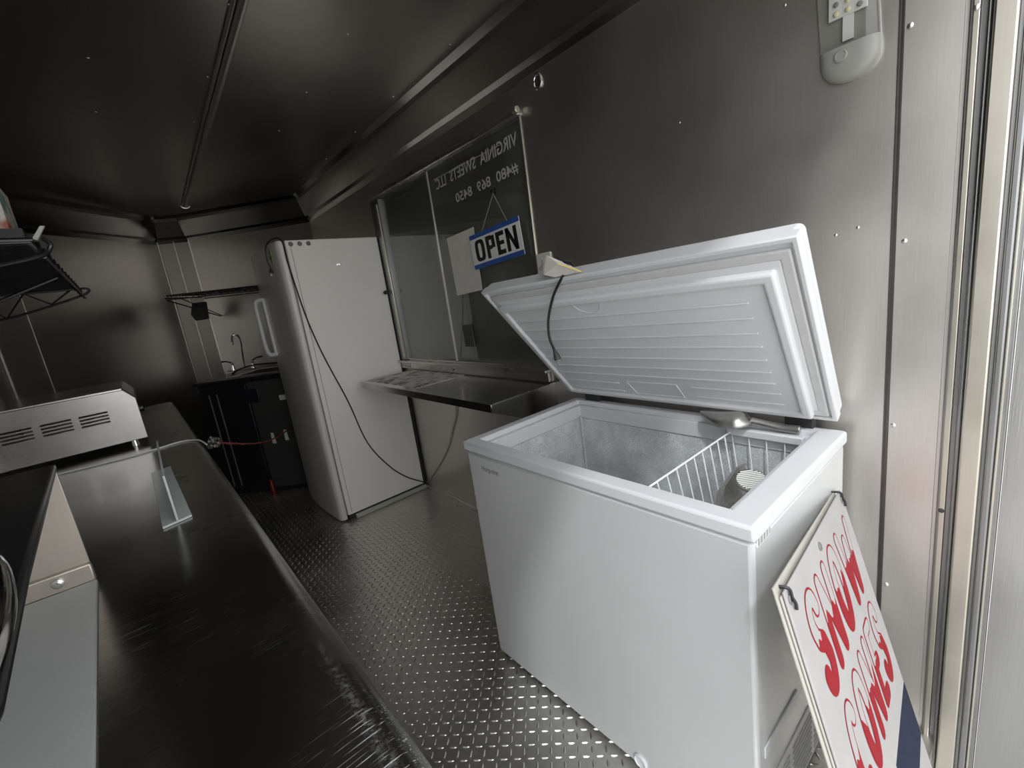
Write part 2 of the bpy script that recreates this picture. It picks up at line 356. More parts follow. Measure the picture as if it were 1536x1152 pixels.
# right wall with the serving window opening
WY0, WY1, WZ0, WZ1 = 1.43, 2.90, .965, 2.01
bm = BM(); box(bm, (W, RY, 0), (W + .05, WY0, ZC)); box(bm, (W, WY1, 0), (W + .05, 4.14, ZC)); box(bm, (W, WY0, 0), (W + .05, WY1, WZ0)); box(bm, (W, WY0, WZ1), (W + .05, WY1, ZC))
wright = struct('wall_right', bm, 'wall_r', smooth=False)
obj('panel', bx((W - .003, .247, .03), (W, 1.426, 2.14)), 'wall_r', wright, bevel=.001)
obj('panel', bx((W - .003, .145, .03), (W, .2375, 2.14)), 'wall_r', wright, bevel=.001)
bm = BM(); box(bm, (W - .006, .2375, .02), (W, .2395, 2.14)); box(bm, (W - .006, .2445, .02), (W, .2465, 2.14)); box(bm, (W - .0005, .2395, .02), (W, .2445, 2.14))
obj('seam_strip', bm, 'seam', wright)
for (y, z) in ((.228, 1.765), (.222, 1.324), (.228, .875), (.228, .415)): obj('screw', screw_bm((W - .003, y, z), (-1, 0, 0), .006), 'screw', wright)
for (y, z) in ((.753, 1.755), (1.495, 2.137), (3.488, 2.069), (.466, 1.921), (.31, 1.37), (.355, 1.36)): obj('screw', screw_bm((W - .003, y, z), (-1, 0, 0), .004), 'screw', wright)
# bent cove trim round the ceiling (three facets)
CP = [(.0, 2.12), (.012, 2.15), (.03, 2.165), (.075, 2.285), (.075, 2.31), (.10, ZC)]      # (distance from wall, height)
def cove(name, a, b, mat='cove', sa=0, sb=0):
    a, b = Vector((*a, 0)), Vector((*b, 0)); d = (b - a).normalized(); n = Vector((-d.y, d.x, 0))
    if n.dot(Vector((.4, 3, 0)) - a) < 0: n = -n
    bm = BM(); pr = CP + [(0, ZC)]
    A = [bm.verts.new(a + n * q + d * q * sa + Vector((0, 0, z))) for q, z in pr]; B = [bm.verts.new(b + n * q - d * q * sb + Vector((0, 0, z))) for q, z in pr]
    k = len(pr); bm.faces.new(A[::-1]); bm.faces.new(B)
    for i in range(k): bm.faces.new((A[i], A[(i + 1) % k], B[(i + 1) % k], B[i]))
    return struct(name, bm, mat, smooth=False)
cove('trim_1', (W, .14), NR, sb=.41)
cove('trim_2', NR, NM1, sa=.41, sb=.2, mat='covereflect')
cove('trim_3', NM1, NM0, sa=.2, sb=.2, mat='covereflect')
cove('trim_4', NM0, NL, sa=.2, sb=.41, mat='covereflect')
cove('trim_5', (LW, 4.05), (LW, RY), sa=.41)
# base angles
struct('baseboard_right', bx((W - .018, 1.3, 0), (W, 2.86, .03)), 'steel', bevel=.002)
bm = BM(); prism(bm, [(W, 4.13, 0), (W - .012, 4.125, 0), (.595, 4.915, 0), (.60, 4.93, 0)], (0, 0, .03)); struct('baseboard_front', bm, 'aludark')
# door frame and door sheet at the near end of the right wall
bm = BM()
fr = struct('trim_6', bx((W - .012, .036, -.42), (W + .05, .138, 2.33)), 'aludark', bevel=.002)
obj('frame_flange', bx((W - .020, .121, -.42), (W - .012, .134, 2.12)), 'alu', fr, bevel=.003)
obj('frame_bead', bx((W - .030, .104, -.42), (W - .012, .113, 2.12)), 'aludark', fr, bevel=.004)
obj('frame_face', bx((W - .040, .069, -.42), (W - .012, .103, 2.12)), 'alu', fr, bevel=.004)
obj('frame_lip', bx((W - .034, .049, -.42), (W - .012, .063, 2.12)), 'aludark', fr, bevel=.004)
obj('frame_bead', bx((W - .030, .0435, -.42), (W - .012, .0475, 2.12)), 'alu', fr, bevel=.001)
obj('screw', screw_bm((W - .020, .128, .677), (-1, 0, 0), .006), 'slot', fr)
obj('screw', screw_bm((W - .020, .128, 1.745), (-1, 0, 0), .006), 'screw', fr)
struct('door_1', bx((W - .0115, -.95, -.30), (W + .03, .034, 2.20)), 'panel', bevel=.001)
# ------------------------------------------------------------------ serving window
win = struct('window_1', ring(BM(), (0, 0, 1, 1), (.1, .1, .9, .9), 0, .1), 'steel')   # mesh replaced just below
bm = BM()
def fr_ring(bm, x0, x1, y0, y1, z0, z1, t):
    box(bm, (x0, y0, z0), (x1, y0 + t, z1)); box(bm, (x0, y1 - t, z0), (x1, y1, z1)); box(bm, (x0, y0 + t, z0), (x1, y1 - t, z0 + t)); box(bm, (x0, y0 + t, z1 - t), (x1, y1 - t, z1))
fr_ring(bm, W - .004, W + .045, WY0, WY1, WZ0, WZ1, .008); bm.to_mesh(win.data); bm.free()
obj('jamb', bx((W - .016, 2.775, WZ0), (W + .02, 2.892, WZ1 - .01)), 'aludark', win, bevel=.003)
obj('jamb_bead', bx((W - .024, 2.79, WZ0 + .01), (W - .014, 2.815, WZ1 - .04)), 'alu', win, bevel=.004)
obj('head_rail', bx((W - .022, WY0 - .005, WZ1), (W + .002, WY1 + .005, WZ1 + .026)), 'steel', win, bevel=.006)
obj('rail_end', tube(BM(), [(W - .026, 1.412, WZ1 + .016), (W - .026, 1.437, WZ1 + .016)], .014, 12), 'alu', win, bevel=.003)
obj('side_bead', bx((W - .008, WY0 - .004, WZ0), (W, WY0 + .006, WZ1)), 'alu', win, bevel=.001)
obj('meeting_bead', bx((W - .004, 2.185, WZ0), (W + .006, 2.197, WZ1)), 'alu', win, bevel=.001)
obj('pane', bx((W + .004, 2.19, WZ0 + .01), (W + .008, 2.885, WZ1 - .01)), 'glass', win, smooth=False)
obj('pane', bx((W + .001, WY0 + .01, WZ0 + .01), (W + .003, 2.20, WZ1 - .01)), 'glass', win, smooth=False)
obj('hatch', bx((W + .016, WY0 + .008, WZ0 + .008), (W + .034, WY1 - .008, WZ1 - .008)), 'shut', win, label='closed dark metal hatch behind the panes')
obj('latch', bx((W - .006, 1.985, 1.06), (W + .001, 2.075, 1.18)), 'latch', win, bevel=.004)
# sill rail under the window
obj('sill_ledge', bx((W - .045, 1.42, .948), (W, 2.93, .963)), 'steel', win, bevel=.003)
obj('sill_face', bx((W - .020, 1.43, .905), (W, 2.93, .948)), 'steel', win, bevel=.002)
o = obj('sill_plate', bx((W - .024, 2.715, .908), (W - .018, 2.86, .942)), 'alu', win, bevel=.002)
for y in (2.735, 2.765, 2.80, 2.84): obj('screw', screw_bm((W - .024, y, .925 + random.uniform(-.006, .006)), (-1, 0, 0), .005), 'slot', o)
obj('screw', screw_bm((W - .020, 2.21, .925), (-1, 0, 0), .006), 'slot', win)
# mirrored lettering on the glass
def mirrored(body, y0, z0, y1, z1, h, name):
    """reads from outside: letters advance towards +y as seen from inside"""
    d = Vector((0, y1 - y0, z1 - z0)); bm0 = text_bm(body, Matrix.Identity(4), 1.0, .0); xs = [v.co.x for v in bm0.verts]; ys = [v.co.y for v in bm0.verts]
    w0 = max(xs) - min(xs); hh = max(ys) - min(ys); bm0.free()
    bm = text_bm(body, basis((W - .0005, y0, z0), d / w0, Vector((0, 0, 1)) * h / hh, (1, 0, 0)), 1.0, .015, 1, ext=.0002)
    return obj(name, bm, 'vinyl', win, smooth=False, label='pale mirror-reversed lettering')
mirrored('VIRGINIA  SWEETS  LLC', 1.465, 1.915, 2.115, 1.893, .050, 'lettering')
mirrored('#480  869  8450', 1.478, 1.812, 1.955, 1.793, .047, 'lettering')
obj('rule_line', bx((W - .001, 1.57, 1.944), (W, 2.13, 1.947)), 'vinyl', win)
# ------------------------------------------------------------------ counter along the left
cnt = thing('counter', 'long dark scratched steel counter with rolled front edge along the left wall', 'counter', (-.27, 1.7, 0))
bm = BM(); r_ = .03; x1 = .130
prof = [(LW + .003, .862), (LW + .003, .90), (x1 - r_ * 1.2, .90)]
for k in range(1, 8):
    a = k / 7 * PI * .62; prof.append((x1 - r_ + r_ * math.sin(a), .90 - r_ + r_ * math.cos(a)))
prof += [(x1 - .012, .846), (x1 - .022, .862)]
prism(bm, [(x, .135, z) for x, z in prof], (0, 3.735, 0)); obj('worktop', bm, 'counter', cnt, angle=25)
obj('cabinet_body', bx((LW + .005,   .145, .10), (.04, 3.84, .861)), 'shelfsteel', cnt, bevel=.003)
obj('plinth', bx((LW + .005,   .145, 0), (.0, 3.84, .10)), 'blackm', cnt)
for k in range(5):
    y = .17 + k * .73; d = obj('door', bx((.04, y, .13), (.056, y + .70, .84)), 'shelfsteel', cnt, bevel=.004)
    obj('handle', tube(BM(), smooth_path([(.056, y + .63, .70), (.08, y + .63, .70), (.08, y + .63, .58), (.056, y + .63, .58)], 4), .005), 'chrome', d)
# ------------------------------------------------------------------ chest freezer
FX0, FX1, FY0, FY1, FZ = .768, 1.352, .312, 1.252, .86
fz = thing('chest_freezer', 'white chest freezer standing open with its ribbed lid raised against the right wall', 'freezer', ((FX0 + FX1) / 2, (FY0 + FY1) / 2, 0))
bm = ring(BM(), (FX0 + .006, FY0 + .006, FX1, FY1 - .006), (FX0 + .062, FY0 + .072, FX1 - .03, FY1 - .05), .02, .825)
box(bm, (FX0 + .02, FY0 + .02, .02), (FX1 - .02, FY1 - .02, .06))
obj('body', bm, 'white', fz, bevel=.010, seg=3)
OI = (.818, .378, 1.322, 1.215)      # mouth of the rim
obj('rim', ring(BM(), (FX0, FY0, FX1 + .003, FY1), OI, .826, FZ), 'white2', fz, bevel=.007, seg=3)
LI = (.838, .392, 1.308, 1.196)
obj('rim_step', ring(BM(), (OI[0] - .002, OI[1] - .002, OI[2] + .002, OI[3] + .002), LI, .790, .842), 'white2', fz, bevel=.003)
# liner: five faces, slightly inside the step, rounded corners
bm = BM()
def rr(x0, y0, x1, y1, r, z, n=5):
    out = []
    for cx, cy, a0 in ((x1 - r, y1 - r, 0), (x0 + r, y1 - r, 90), (x0 + r, y0 + r, 180), (x1 - r, y0 + r, 270)):
        for k in range(n + 1):
            a = math.radians(a0 + 90 * k / n); out.append((cx + r * math.cos(a), cy + r * math.sin(a), z))
    return out
levels = [rr(LI[0] - .004, LI[1] - .004, LI[2] + .004, LI[3] + .004, .016, .80), rr(LI[0] + .002, LI[1] + .002, LI[2] - .002, LI[3] - .002, .02, .11), rr(LI[0] + .02, LI[1] + .02, LI[2] - .02, LI[3] - .02, .02, .085)]
rings = [[bm.verts.new(p) for p in lv] for lv in levels]
for A, B in zip(rings, rings[1:]):
    for k in range(len(A)): bm.faces.new((A[k], A[(k + 1) % len(A)], B[(k + 1) % len(A)], B[k]))
bm.faces.new(rings[-1])
ln = obj('inner_liner', bm, 'frost', fz)
obj('frost_line', tube(BM(), [(LI[2] - .006, LI[3] - .006, .80), (LI[2] - .010, LI[3] - .010, .12)], .004, 6), 'frost', ln)
# recessed hinge-side notch cover on the rear rim
obj('basket_rest', bx((1.290, .395, .822), (1.325, .600, .846)), 'white2', fz, bevel=.004)
# logo, badge, drain, side vents, dents
bm = text_bm('Hotpoint', basis((FX0 + .0055, 1.170, .772), (0, -1, 0), (0, 0, 1)), .024, .0006)
obj('logo', bm, 'greyink', fz, smooth=False)
bm = BM(); box(bm, (.790, FY0 + .0045, .808), (.852, FY0 + .006, .826)); o = obj('rating_label', bm, 'cardw', fz, smooth=False)
bm = BM()
for k in range(13): box(bm, (.793 + k * .0045, FY0 + .0040, .810), (.793 + k * .0045 + (.0012 if k % 3 else .0028), FY0 + .0045, .824))
obj('bar_code', bm, 'greyink', o, smooth=False)
obj('drain_cap', lathe(BM(), [(.021, 0), (.021, .004), (.017, .007), (.015, .004), (.012, .003)], (FX0 + .006, .625, .045), (-1, 0, 0), 24), 'white2', fz)
bm = BM()
for col in range(3):
    for k in range(9):
        x = .80 + col * .155; z = .045 + k * .017; box(bm, (x, FY0 + .001, z), (x + .135, FY0 + .0062, z + .006))
obj('vent_grille', bm, 'gasket', fz, smooth=False, kind='stuff')
obj('vent_surround', bx((.785, FY0 + .003, .03), (1.28, FY0 + .0065, .21)), 'white2', fz, bevel=.002)
obj('side_strip', bx((.80, FY0 + .002, .30), (.99, FY0 + .0062, .33)), 'white2', fz, bevel=.002)
for (x, y) in ((.80, .34), (.80, 1.22), (1.32, .34), (1.32, 1.22)): obj('foot', tube(BM(), [(x, y, 0), (x, y, .03)], .018, 12), 'blackm', fz)
# lid, hinged at the back; slightly racked so the far corner hangs lower
A_ = math.radians(58.5); LO = Vector((1.331, 0, .90)); LU = Vector((-math.cos(A_), 0, math.sin(A_))); LN = Vector((-math.sin(A_), 0, -math.cos(A_)))
LDX, LDZ = -.066, -.024
def LP(s, u, n=0):
    """lid frame: s = world y, u up the lid from the hinge, n out of its inner face"""
    f = (s - .33) / .93; t = max(0, u) / .549
    return LO + LU * u + LN * n + Vector((LDX * f * t, s + .03 * f * t, LDZ * f * t))
def lmap(bm):
    """cut long edges so that the racked lid bends smoothly, then place it"""
    for ax, step in ((0, .12), (1, .12)):
        lo = min(v.co[ax] for v in bm.verts); hi = max(v.co[ax] for v in bm.verts); k = int((hi - lo) / step)
        for i in range(1, k + 1):
            no = Vector((1, 0, 0)) if ax == 0 else Vector((0, 1, 0)); bmesh.ops.bisect_plane(bm, geom=bm.verts[:] + bm.edges[:] + bm.faces[:], plane_co=no * (lo + (hi - lo) * i / (k + 1)), plane_no=no)
    for v in bm.verts: v.co = LP(*v.co)
    return bm
def lbox(bm, s0, s1, u0, u1, n0, n1): return lmap(box(bm, (s0, u0, n0), (s1, u1, n1)))
def lring(bm, o, i, n0, n1): return lmap(ring(bm, o, i, n0, n1))
lid = obj('lid', lbox(BM(), .326, 1.262, -.004, .552, -.052, 0), 'white2', fz, bevel=.016, seg=4)
obj('skirt', lring(BM(), (.326, -.004, 1.262, .552), (.338, .006, 1.250, .538), -.02, .010), 'white2', lid, bevel=.003)
obj('gasket', lring(BM(), (.343, .010, 1.243, .524), (.366, .030, 1.222, .500), -.01, .009), 'gasket', lid, bevel=.004)
# moulded inner panel: base sheet, stepped border, raised frame, recessed field with ribs
obj('inner_panel', lbox(BM(), .364, 1.226, .028, .503, -.008, .008), 'liner', lid, bevel=.004)
obj('raised_frame', lring(BM(), (.376, .010, 1.226, .482), (.402, .030, 1.212, .455), .0, .026), 'liner', lid, bevel=.011, seg=4)
obj('panel_field', lbox(BM(), .398, 1.214, .026, .458, .0, .015), 'liner', lid, bevel=.003)
for u in (.404, .358, .310, .266, .219, .175, .133):
    obj('rib', lbox(BM(), .445, 1.205 - 0 * u, u - .0028, u + .0028, .012, .0195), 'white2', lid, bevel=.002)
for (s0, s1, u) in ((.953, 1.196, .088), (.953, 1.192, .046), (.438, .690, .093), (.438, .687, .051)):
    obj('rib', lbox(BM(), s0, s1, u - .0025, u + .0025, .012, .019), 'white2', lid, bevel=.002)
bm = BM(); q = [(.917, .100), (.734, .100), (.727, .040), (.904, .038)]
tube(bm, [LP(s, u, .015) for s, u in q], .003, 6, closed=True); obj('embossed_frame', bm, 'white2', lid)
bm = BM(); tube(bm, [LP(.875 + .05 * math.cos(a), .462 + .045 * math.sin(a), .016 + (.008 if math.sin(a) > -.25 else 0)) for a in [PI + k * PI / 12 for k in range(13)]], .0016, 5); obj('lamp_arc', bm, 'white2', lid)
for s in (.42, 1.15):
    h = obj('hinge', bx((1.335, s - .035, .80), (1.365, s + .035, .93)), 'blackm', fz, bevel=.003)
    obj('hinge_barrel', tube(BM(), [(1.345, s - .04, .895), (1.345, s + .04, .895)], .009, 10), 'chrome', h)
# wire basket
bk = thing('wire_basket', 'white coated wire basket hanging at the near end of the open freezer', 'basket', (1.06, .49, .62))
x0, x1_, y0, y1 = .846, 1.300, .3935, .588; bx0, bx1, by0, by1 = .865, 1.285, .398, .560; zt, zb = .832, .655
obj('top_rail', tube(BM(), [(x0, y0, zt), (x1_, y0, zt), (x1_, y1, zt), (x0, y1, zt)], .0028, 6, closed=True), 'wire', bk)
obj('bottom_rail', tube(BM(), [(bx0, by0, zb), (bx1, by0, zb), (bx1, by1, zb), (bx0, by1, zb)], .0022, 6, closed=True), 'wire', bk)
nxw = 10
for k in range(nxw + 1):
    f = k / nxw
    for yy, byy in ((y0, by0), (y1, by1)): obj('wire', tube(BM(), [(x0 + (x1_ - x0) * f, yy, zt), (bx0 + (bx1 - bx0) * f, byy, zb)], .0019, 5), 'wire', bk)
    if k < nxw: obj('wire', tube(BM(), [(bx0 + (bx1 - bx0) * (f + .05), by0, zb), (bx0 + (bx1 - bx0) * (f + .05), by1, zb)], .0019, 5), 'wire', bk)
for k in range(1, 4):
    f = k / 4
    for xx, bxx in ((x0, bx0), (x1_, bx1)): obj('wire', tube(BM(), [(xx, y0 + (y1 - y0) * f, zt), (bxx, by0 + (by1 - by0) * f, zb)], .0019, 5), 'wire', bk)
# ------------------------------------------------------------------ scoops
def scoop_mesh(bm, L=.16, Wd=.045, D=.035, th=.002, tip=1.0):
    """open trough scoop along +x, opening up (+z), handle end at x=0"""
    n, mseg = 12, 12; rows = []
    for i in range(n + 1):
        t = i / n; ww = Wd * (math.sin(min(1, t * 3.2 + .12) * PI / 2)) * (1 - .55 * max(0, (t - .62) / .38) ** 1.6 * tip); dd = D * (math.sin(min(1, t * 3 + .1) * PI / 2)) * (1 - .35 * t)
        row = []
        for j in range(mseg + 1):
            a = PI * (j / mseg); hh = -dd * math.sin(a) * (1) + (0 if t < .6 else (t - .6) * -.01)
            row.append(Vector((L * t - .02 * (1 - abs(math.cos(a))) * 0 + L * .18 * math.sin(a) * t * t, -ww * math.cos(a), hh)))
        rows.append(row)
    vo = [[bm.verts.new(p) for p in r] for r in rows]
    vi = [[bm.verts.new(p + Vector((0, 0, th))) for p in r] for r in rows]
    for V in (vo, vi):
        for i in range(n):
            for j in range(mseg): bm.faces.new((V[i][j], V[i + 1][j], V[i + 1][j + 1], V[i][j + 1]))
    for i in range(n):
        for j in (0, mseg): bm.faces.new((vo[i][j], vo[i + 1][j], vi[i + 1][j], vi[i][j]))
    for j in range(mseg):
        for i in (0, n): bm.faces.new((vo[i][j], vo[i][j + 1], vi[i][j + 1], vi[i][j]))
    return bm
def make_scoop(loc, rot, label, mat, handle=True, L=.16, Wd=.045, D=.035, group=None, hl=.10, cat='scoop'):
    t = thing('ice_scoop', label, cat, (0, 0, 0), group)
    obj('bowl', scoop_mesh(BM(), L, Wd, D), mat, t, smooth=True, angle=60)
    if handle:
        pts = smooth_path([(.004, 0, -D * .25), (-.02, 0, -D * .15), (-hl * .6, 0, .004), (-hl, 0, .006)], 4)
        n = len(pts); obj('handle', tube(BM(), pts, [.010 + .003 * abs(i / n - .3) for i in range(n)], 10), mat, t, bevel=.002)
    t.location = loc; t.rotation_euler = rot; return t
# big scoop lying upside down on the rear rim: bowl away from the camera, handle towards the near end
make_scoop((1.298, .525, .866), (PI - .05, .02, math.radians(96)), 'polished metal ice scoop lying upturned on the back rim of the freezer', 'scoop', L=.125, Wd=.046, D=.038, hl=.118)
make_scoop((1.00, .475, .722), (math.radians(70), math.radians(-4), math.radians(8)), 'dull grey scoop lying on its side at the back of the wire basket', 'oldscoop', L=.25, Wd=.050, D=.045, handle=False)
make_scoop((1.14, .450, .700), (math.radians(176), math.radians(-6), math.radians(176)), 'short rounded scoop face down at the front of the wire basket', 'oldscoop', L=.13, Wd=.042, D=.040, hl=.03)
DC = Vector((1.165, .478, .752)); axv = Vector((-.30, -.18, 1)).normalized(); uu, vv = frame_of(axv)
dp = thing('dipper', 'round ribbed dipper head resting over the scoops in the basket', 'dipper', DC)
obj('cup', lathe(BM(), [(.006, -.022), (.028, -.018), (.040, -.004), (.042, .003), (.036, .004)], DC, axv, 24), 'scoop', dp)
bm = BM()
for k in range(-5, 6):
    h = math.sqrt(max(0, .037 ** 2 - (k * .0066) ** 2)); c = DC + axv * .005
    tube(bm, [c + uu * k * .0066 - vv * h, c + uu * k * .0066 + vv * h], .0022, 5)
obj('grille', bm, 'board', dp)
obj('handle', tube(BM(), [DC + Vector((.03, -.02, -.01)), DC + Vector((.085, -.045, -.045))], .007, 8), 'scoop', dp)
# ------------------------------------------------------------------ cord and paper on the lid edge
def plug_parts(t, p, d, s=1):
    """three-pin plug: p = where the cord enters, d = pointing direction"""
    p, d = Vector(p), Vector(d).normalized(); u, v = frame_of(d)
    b = obj('plug_body', tube(BM(), [p, p + d * .012 * s, p + d * .026 * s, p + d * .04 * s], [.0055 * s, .009 * s, .013 * s, .014 * s], 10), 'plug', t, bevel=.001)
    for q, r in ((u * .0065, .0018), (u * -.0065, .0018), (v * .006, .0024)):
        obj('pin', tube(BM(), [p + d * .038 * s + q * s, p + d * .058 * s + q * s], r * s, 6), 'chrome', b)
t = thing('power_cord', 'black power cord with a three-pin plug hanging over the raised freezer lid', 'cord', (1.0, .92, 1.37))
c0 = [LP(.915, .50, -.062), LP(.915, .560, -.062), LP(.915, .580, -.03), Vector((1.01, .905, 1.385)), Vector((.995, .925, 1.350)), Vector((1.0, .972, 1.301)), Vector((1.0, 1.004, 1.233)), Vector((1.0, 1.010, 1.175)), Vector((1.0, .995, 1.135))]
cpath = smooth_path(c0, 5); obj('cable', tube(BM(), cpath, .0042, 8), 'rubber', t); plug_parts(t, cpath[-1], Vector((0, -.35, -1)), .85)
t = thing('crumpled_paper', 'crumpled printed paper tag on the top edge of the raised freezer lid', 'paper', LP(.93, .555, 0))
bm = BM(); pv = [LP(.985, .556, -.03), LP(.985, .585, -.01), LP(.925, .625, -.01), LP(.885, .600, .01), LP(.835, .556, .002), LP(.93, .556, .006), LP(.955, .575, .012), LP(.90, .575, -.03)]
v = [bm.verts.new(p) for p in pv]
for f in ((0, 1, 7), (1, 2, 7), (2, 3, 7), (3, 4, 7), (6, 1, 5), (1, 6, 2), (6, 3, 2), (6, 5, 3), (5, 4, 3)): bm.faces.new([v[k] for k in f])
o = obj('sheet', bm, 'paper', t, smooth=False); sm = o.modifiers.new('thick', 'SOLIDIFY'); sm.thickness = .0012
bm = BM()
for k in range(6):
    f = .2 + k * .12; a = pv[1].lerp(pv[6], f * .9); b = pv[1].lerp(pv[2], f * .9); a2 = a.lerp(b, .15); b2 = a.lerp(b, .85)
    tube(bm, [a2 + LN * .002, b2 + LN * .002], .0007, 4)
obj('printed_lines', bm, 'greyink', t, smooth=False)
bm = BM(); tube(bm, [pv[3] + Vector((-.004, 0, .001)), pv[4] + Vector((-.004, 0, .001))], .0022, 4); obj('yellow_stripe', bm, 'yellowink', t)
# ------------------------------------------------------------------ tall fridge
RX0, RX1, RY0, RY1, RZ = .808, 1.378, 2.868, 3.56, 1.785
fg = thing('upright_fridge', 'tall off-white upright freezer turned side-on against the right wall beyond the shelf', 'fridge', (1.09, 3.2, 0))
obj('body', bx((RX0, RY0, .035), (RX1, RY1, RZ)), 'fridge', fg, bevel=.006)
bm = BM()
prof = [(RX0 - .006, RY0 + .002), (RX0 - .030, RY0 + .002), (RX0 - .044, RY0 + .010), (RX0 - .052, RY0 + .03)]
for k in range(1, 8): 
    f = k / 8; prof.append((RX0 - .052 - .016 * math.sin(PI * f), RY0 + .03 + (RY1 - RY0 - .06) * f))
prof += [(RX0 - .052, RY1 - .03), (RX0 - .044, RY1 - .010), (RX0 - .030, RY1 - .002), (RX0 - .006, RY1 - .002)]
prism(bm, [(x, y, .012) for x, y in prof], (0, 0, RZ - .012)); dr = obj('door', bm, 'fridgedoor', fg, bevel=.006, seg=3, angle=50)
obj('door_seal', bx((RX0 - .007, RY0 + .006, .04), (RX0 + .001, RY1 - .01, RZ - .01)), 'greydot', fg)
hp = smooth_path([(.735, 3.40, 1.49), (.700, 3.41, 1.485), (.688, 3.42, 1.44), (.688, 3.42, 1.30), (.688, 3.42, 1.18), (.700, 3.41, 1.125), (.735, 3.40, 1.12)], 5)
obj('handle', tube(BM(), hp, .014, 10), 'white2', dr)
obj('handle_plate', bx((.728, 3.385, 1.11), (.748, 3.43, 1.50)), 'fridge', dr, bevel=.008)
o = obj('energy_sticker', bx((.7475, 2.975, 1.675), (.7505, 3.07, 1.755)), 'green', dr)
obj('sticker_print', bx((.7465, 2.99, 1.70), (.7476, 3.05, 1.72)), 'cab', o)
for x in (.838, .888, .938):
    o = obj('cap', lathe(BM(), [(.0135, 0), (.0135, .002), (.011, .003)], (x, RY0, 1.762), (0, -1, 0), 16), 'greydot', fg)
obj('hook', lathe(BM(), [(.011, 0), (.011, .003), (.004, .004), (.004, .010), (.006, .012)], (1.089, RY0, 1.628), (0, -1, 0), 12), 'chrome', fg)
obj('knob', lathe(BM(), [(.006, 0), (.006, .02), (.013, .022), (.013, .032), (.009, .036)], (1.352, RY0, 1.425), (0, -1, 0), 12), 'black', fg)
obj('base_strip', bx((.852, RY0 - .022, .002), (1.39, RY0 - .001, .030)), 'stick', fg, bevel=.003)
obj('seam_line', bx((.833, RY0 - .0006, .05), (.8355, RY0 + .001, RZ - .02)), 'greydot', fg)
obj('toe_kick', bx((RX0 + .01, RY0 + .01, .0), (RX1, RY1 - .02, .035)), 'blackm', fg)
bm = bx((1.379, RY0 - .004, .04), (1.396, RY1, 1.775)); o = obj('painted_gap_shade', bm, 'blackm', fg)  # black filler painted in for the shade between fridge and wall
# cord running over the fridge
t = thing('fridge_cord', 'black power cord draped over the fridge top and down its side', 'cord', (.80, 2.86, 1.8))
ff = RY0 - .006
cp = smooth_path([(.741, 3.03, 1.655), (.733, 3.03, 1.70), (.735, 3.01, 1.765), (.752, 2.97, 1.796), (.772, 2.89, 1.802), (.795, ff - .002, 1.775), (.797, ff, 1.70), (.800, ff, 1.637), (.826, ff, 1.366), (.858, ff, 1.18), (.897, ff, 1.019), (.965, ff, .772), (1.03, ff, .472), (1.143, ff, .263), (1.25, ff, .14), (1.36, ff, .058), (1.385, ff - .01, .045)], 6)
obj('cable', tube(BM(), cp, .0042, 6), 'rubber', t); plug_parts(t, cp[0], (-.1, -.3, -1), .9)
t = tag(obj('extension_cord', tube(BM(), smooth_path([(1.39, 2.845, .045), (1.392, 2.80, .075), (1.394, 2.596, .248), (1.394, 2.45, .40), (1.394, 2.361, .534), (1.394, 2.30, .62), (1.394, 2.275, .711), (1.394, 2.27, .87)], 6), .0035, 6), 'stick'), 'thin grey cord hanging on the wall under the serving shelf', 'cord')
# ------------------------------------------------------------------ serving shelf
sh = thing('serving_shelf', 'stainless fold-down serving shelf fixed below the serving window', 'shelf', (1.2, 2.05, .87))
SX0, SY0, SY1, SZ = 1.022, 1.405, 2.735, .900
obj('shelf_top', bx((SX0, SY0, SZ - .004), (W - .003, SY1, SZ)), 'shelfsteel', sh, bevel=.001)
obj('front_lip', bx((SX0 - .002, SY0, SZ - .034), (SX0 + .002, SY1, SZ + .001)), 'shelfsteel', sh, bevel=.001)
obj('end_lip', bx((SX0, SY1 - .003, SZ - .03), (W - .003, SY1, SZ)), 'steel', sh)
bm = BM(); prism(bm, [(SX0, SY0, SZ + .001), (W - .004, SY0, SZ + .003), (W - .004, SY0, SZ - .17), (1.25, SY0, SZ - .13), (SX0, SY0, SZ - .034)], (0, -.003, 0)); obj('side_bracket', bm, 'shelfsteel', sh, bevel=.0008)
obj('bracket_rim', bx((SX0, SY0 - .006, SZ - .002), (W - .004, SY0 + .002, SZ + .004)), 'steel', sh)
bm = BM(); prism(bm, [(SX0 + .06, 2.62, SZ - .034), (W - .004, 2.62, SZ - .034), (W - .004, 2.62, SZ - .2), (W - .06, 2.62, SZ - .12)], (0, .003, 0)); o = obj('support_bracket', bm, 'steel', sh)
obj('bolt', tube(BM(), [(1.28, 2.605, SZ - .05), (1.28, 2.605, SZ - .125)], .010, 10), 'chrome', sh)
bm = BM(); prism(bm, [(1.058, 2.72, SZ), (1.385, 2.72, SZ), (1.385, 2.10, SZ), (1.075, 2.09, SZ)], (0, 0, .0012))
def stained():
    mt, nt, b = newmat('stained white sheet'); L = nt.links.new; tc = N(nt, 'ShaderNodeTexCoord')
    n = N(nt, 'ShaderNodeTexNoise', inp={'Scale': 16, 'Detail': 6, 'Roughness': .7}); L(tc.outputs['Object'], n.inputs['Vector'])
    r = ramp(nt, [(.38, (.12, .11, .10)), (.46, (.60, .58, .54)), (.6, (.80, .77, .73))]); L(n.outputs[0], r.inputs[0]); L(r.outputs[0], b.inputs['Base Color']); b.inputs['Roughness'].default_value = .5; return mt
M['stained'] = stained()
tag(obj('paper_liner', bm, 'stained'), 'stained white paper sheet lying on the far half of the serving shelf', 'paper')
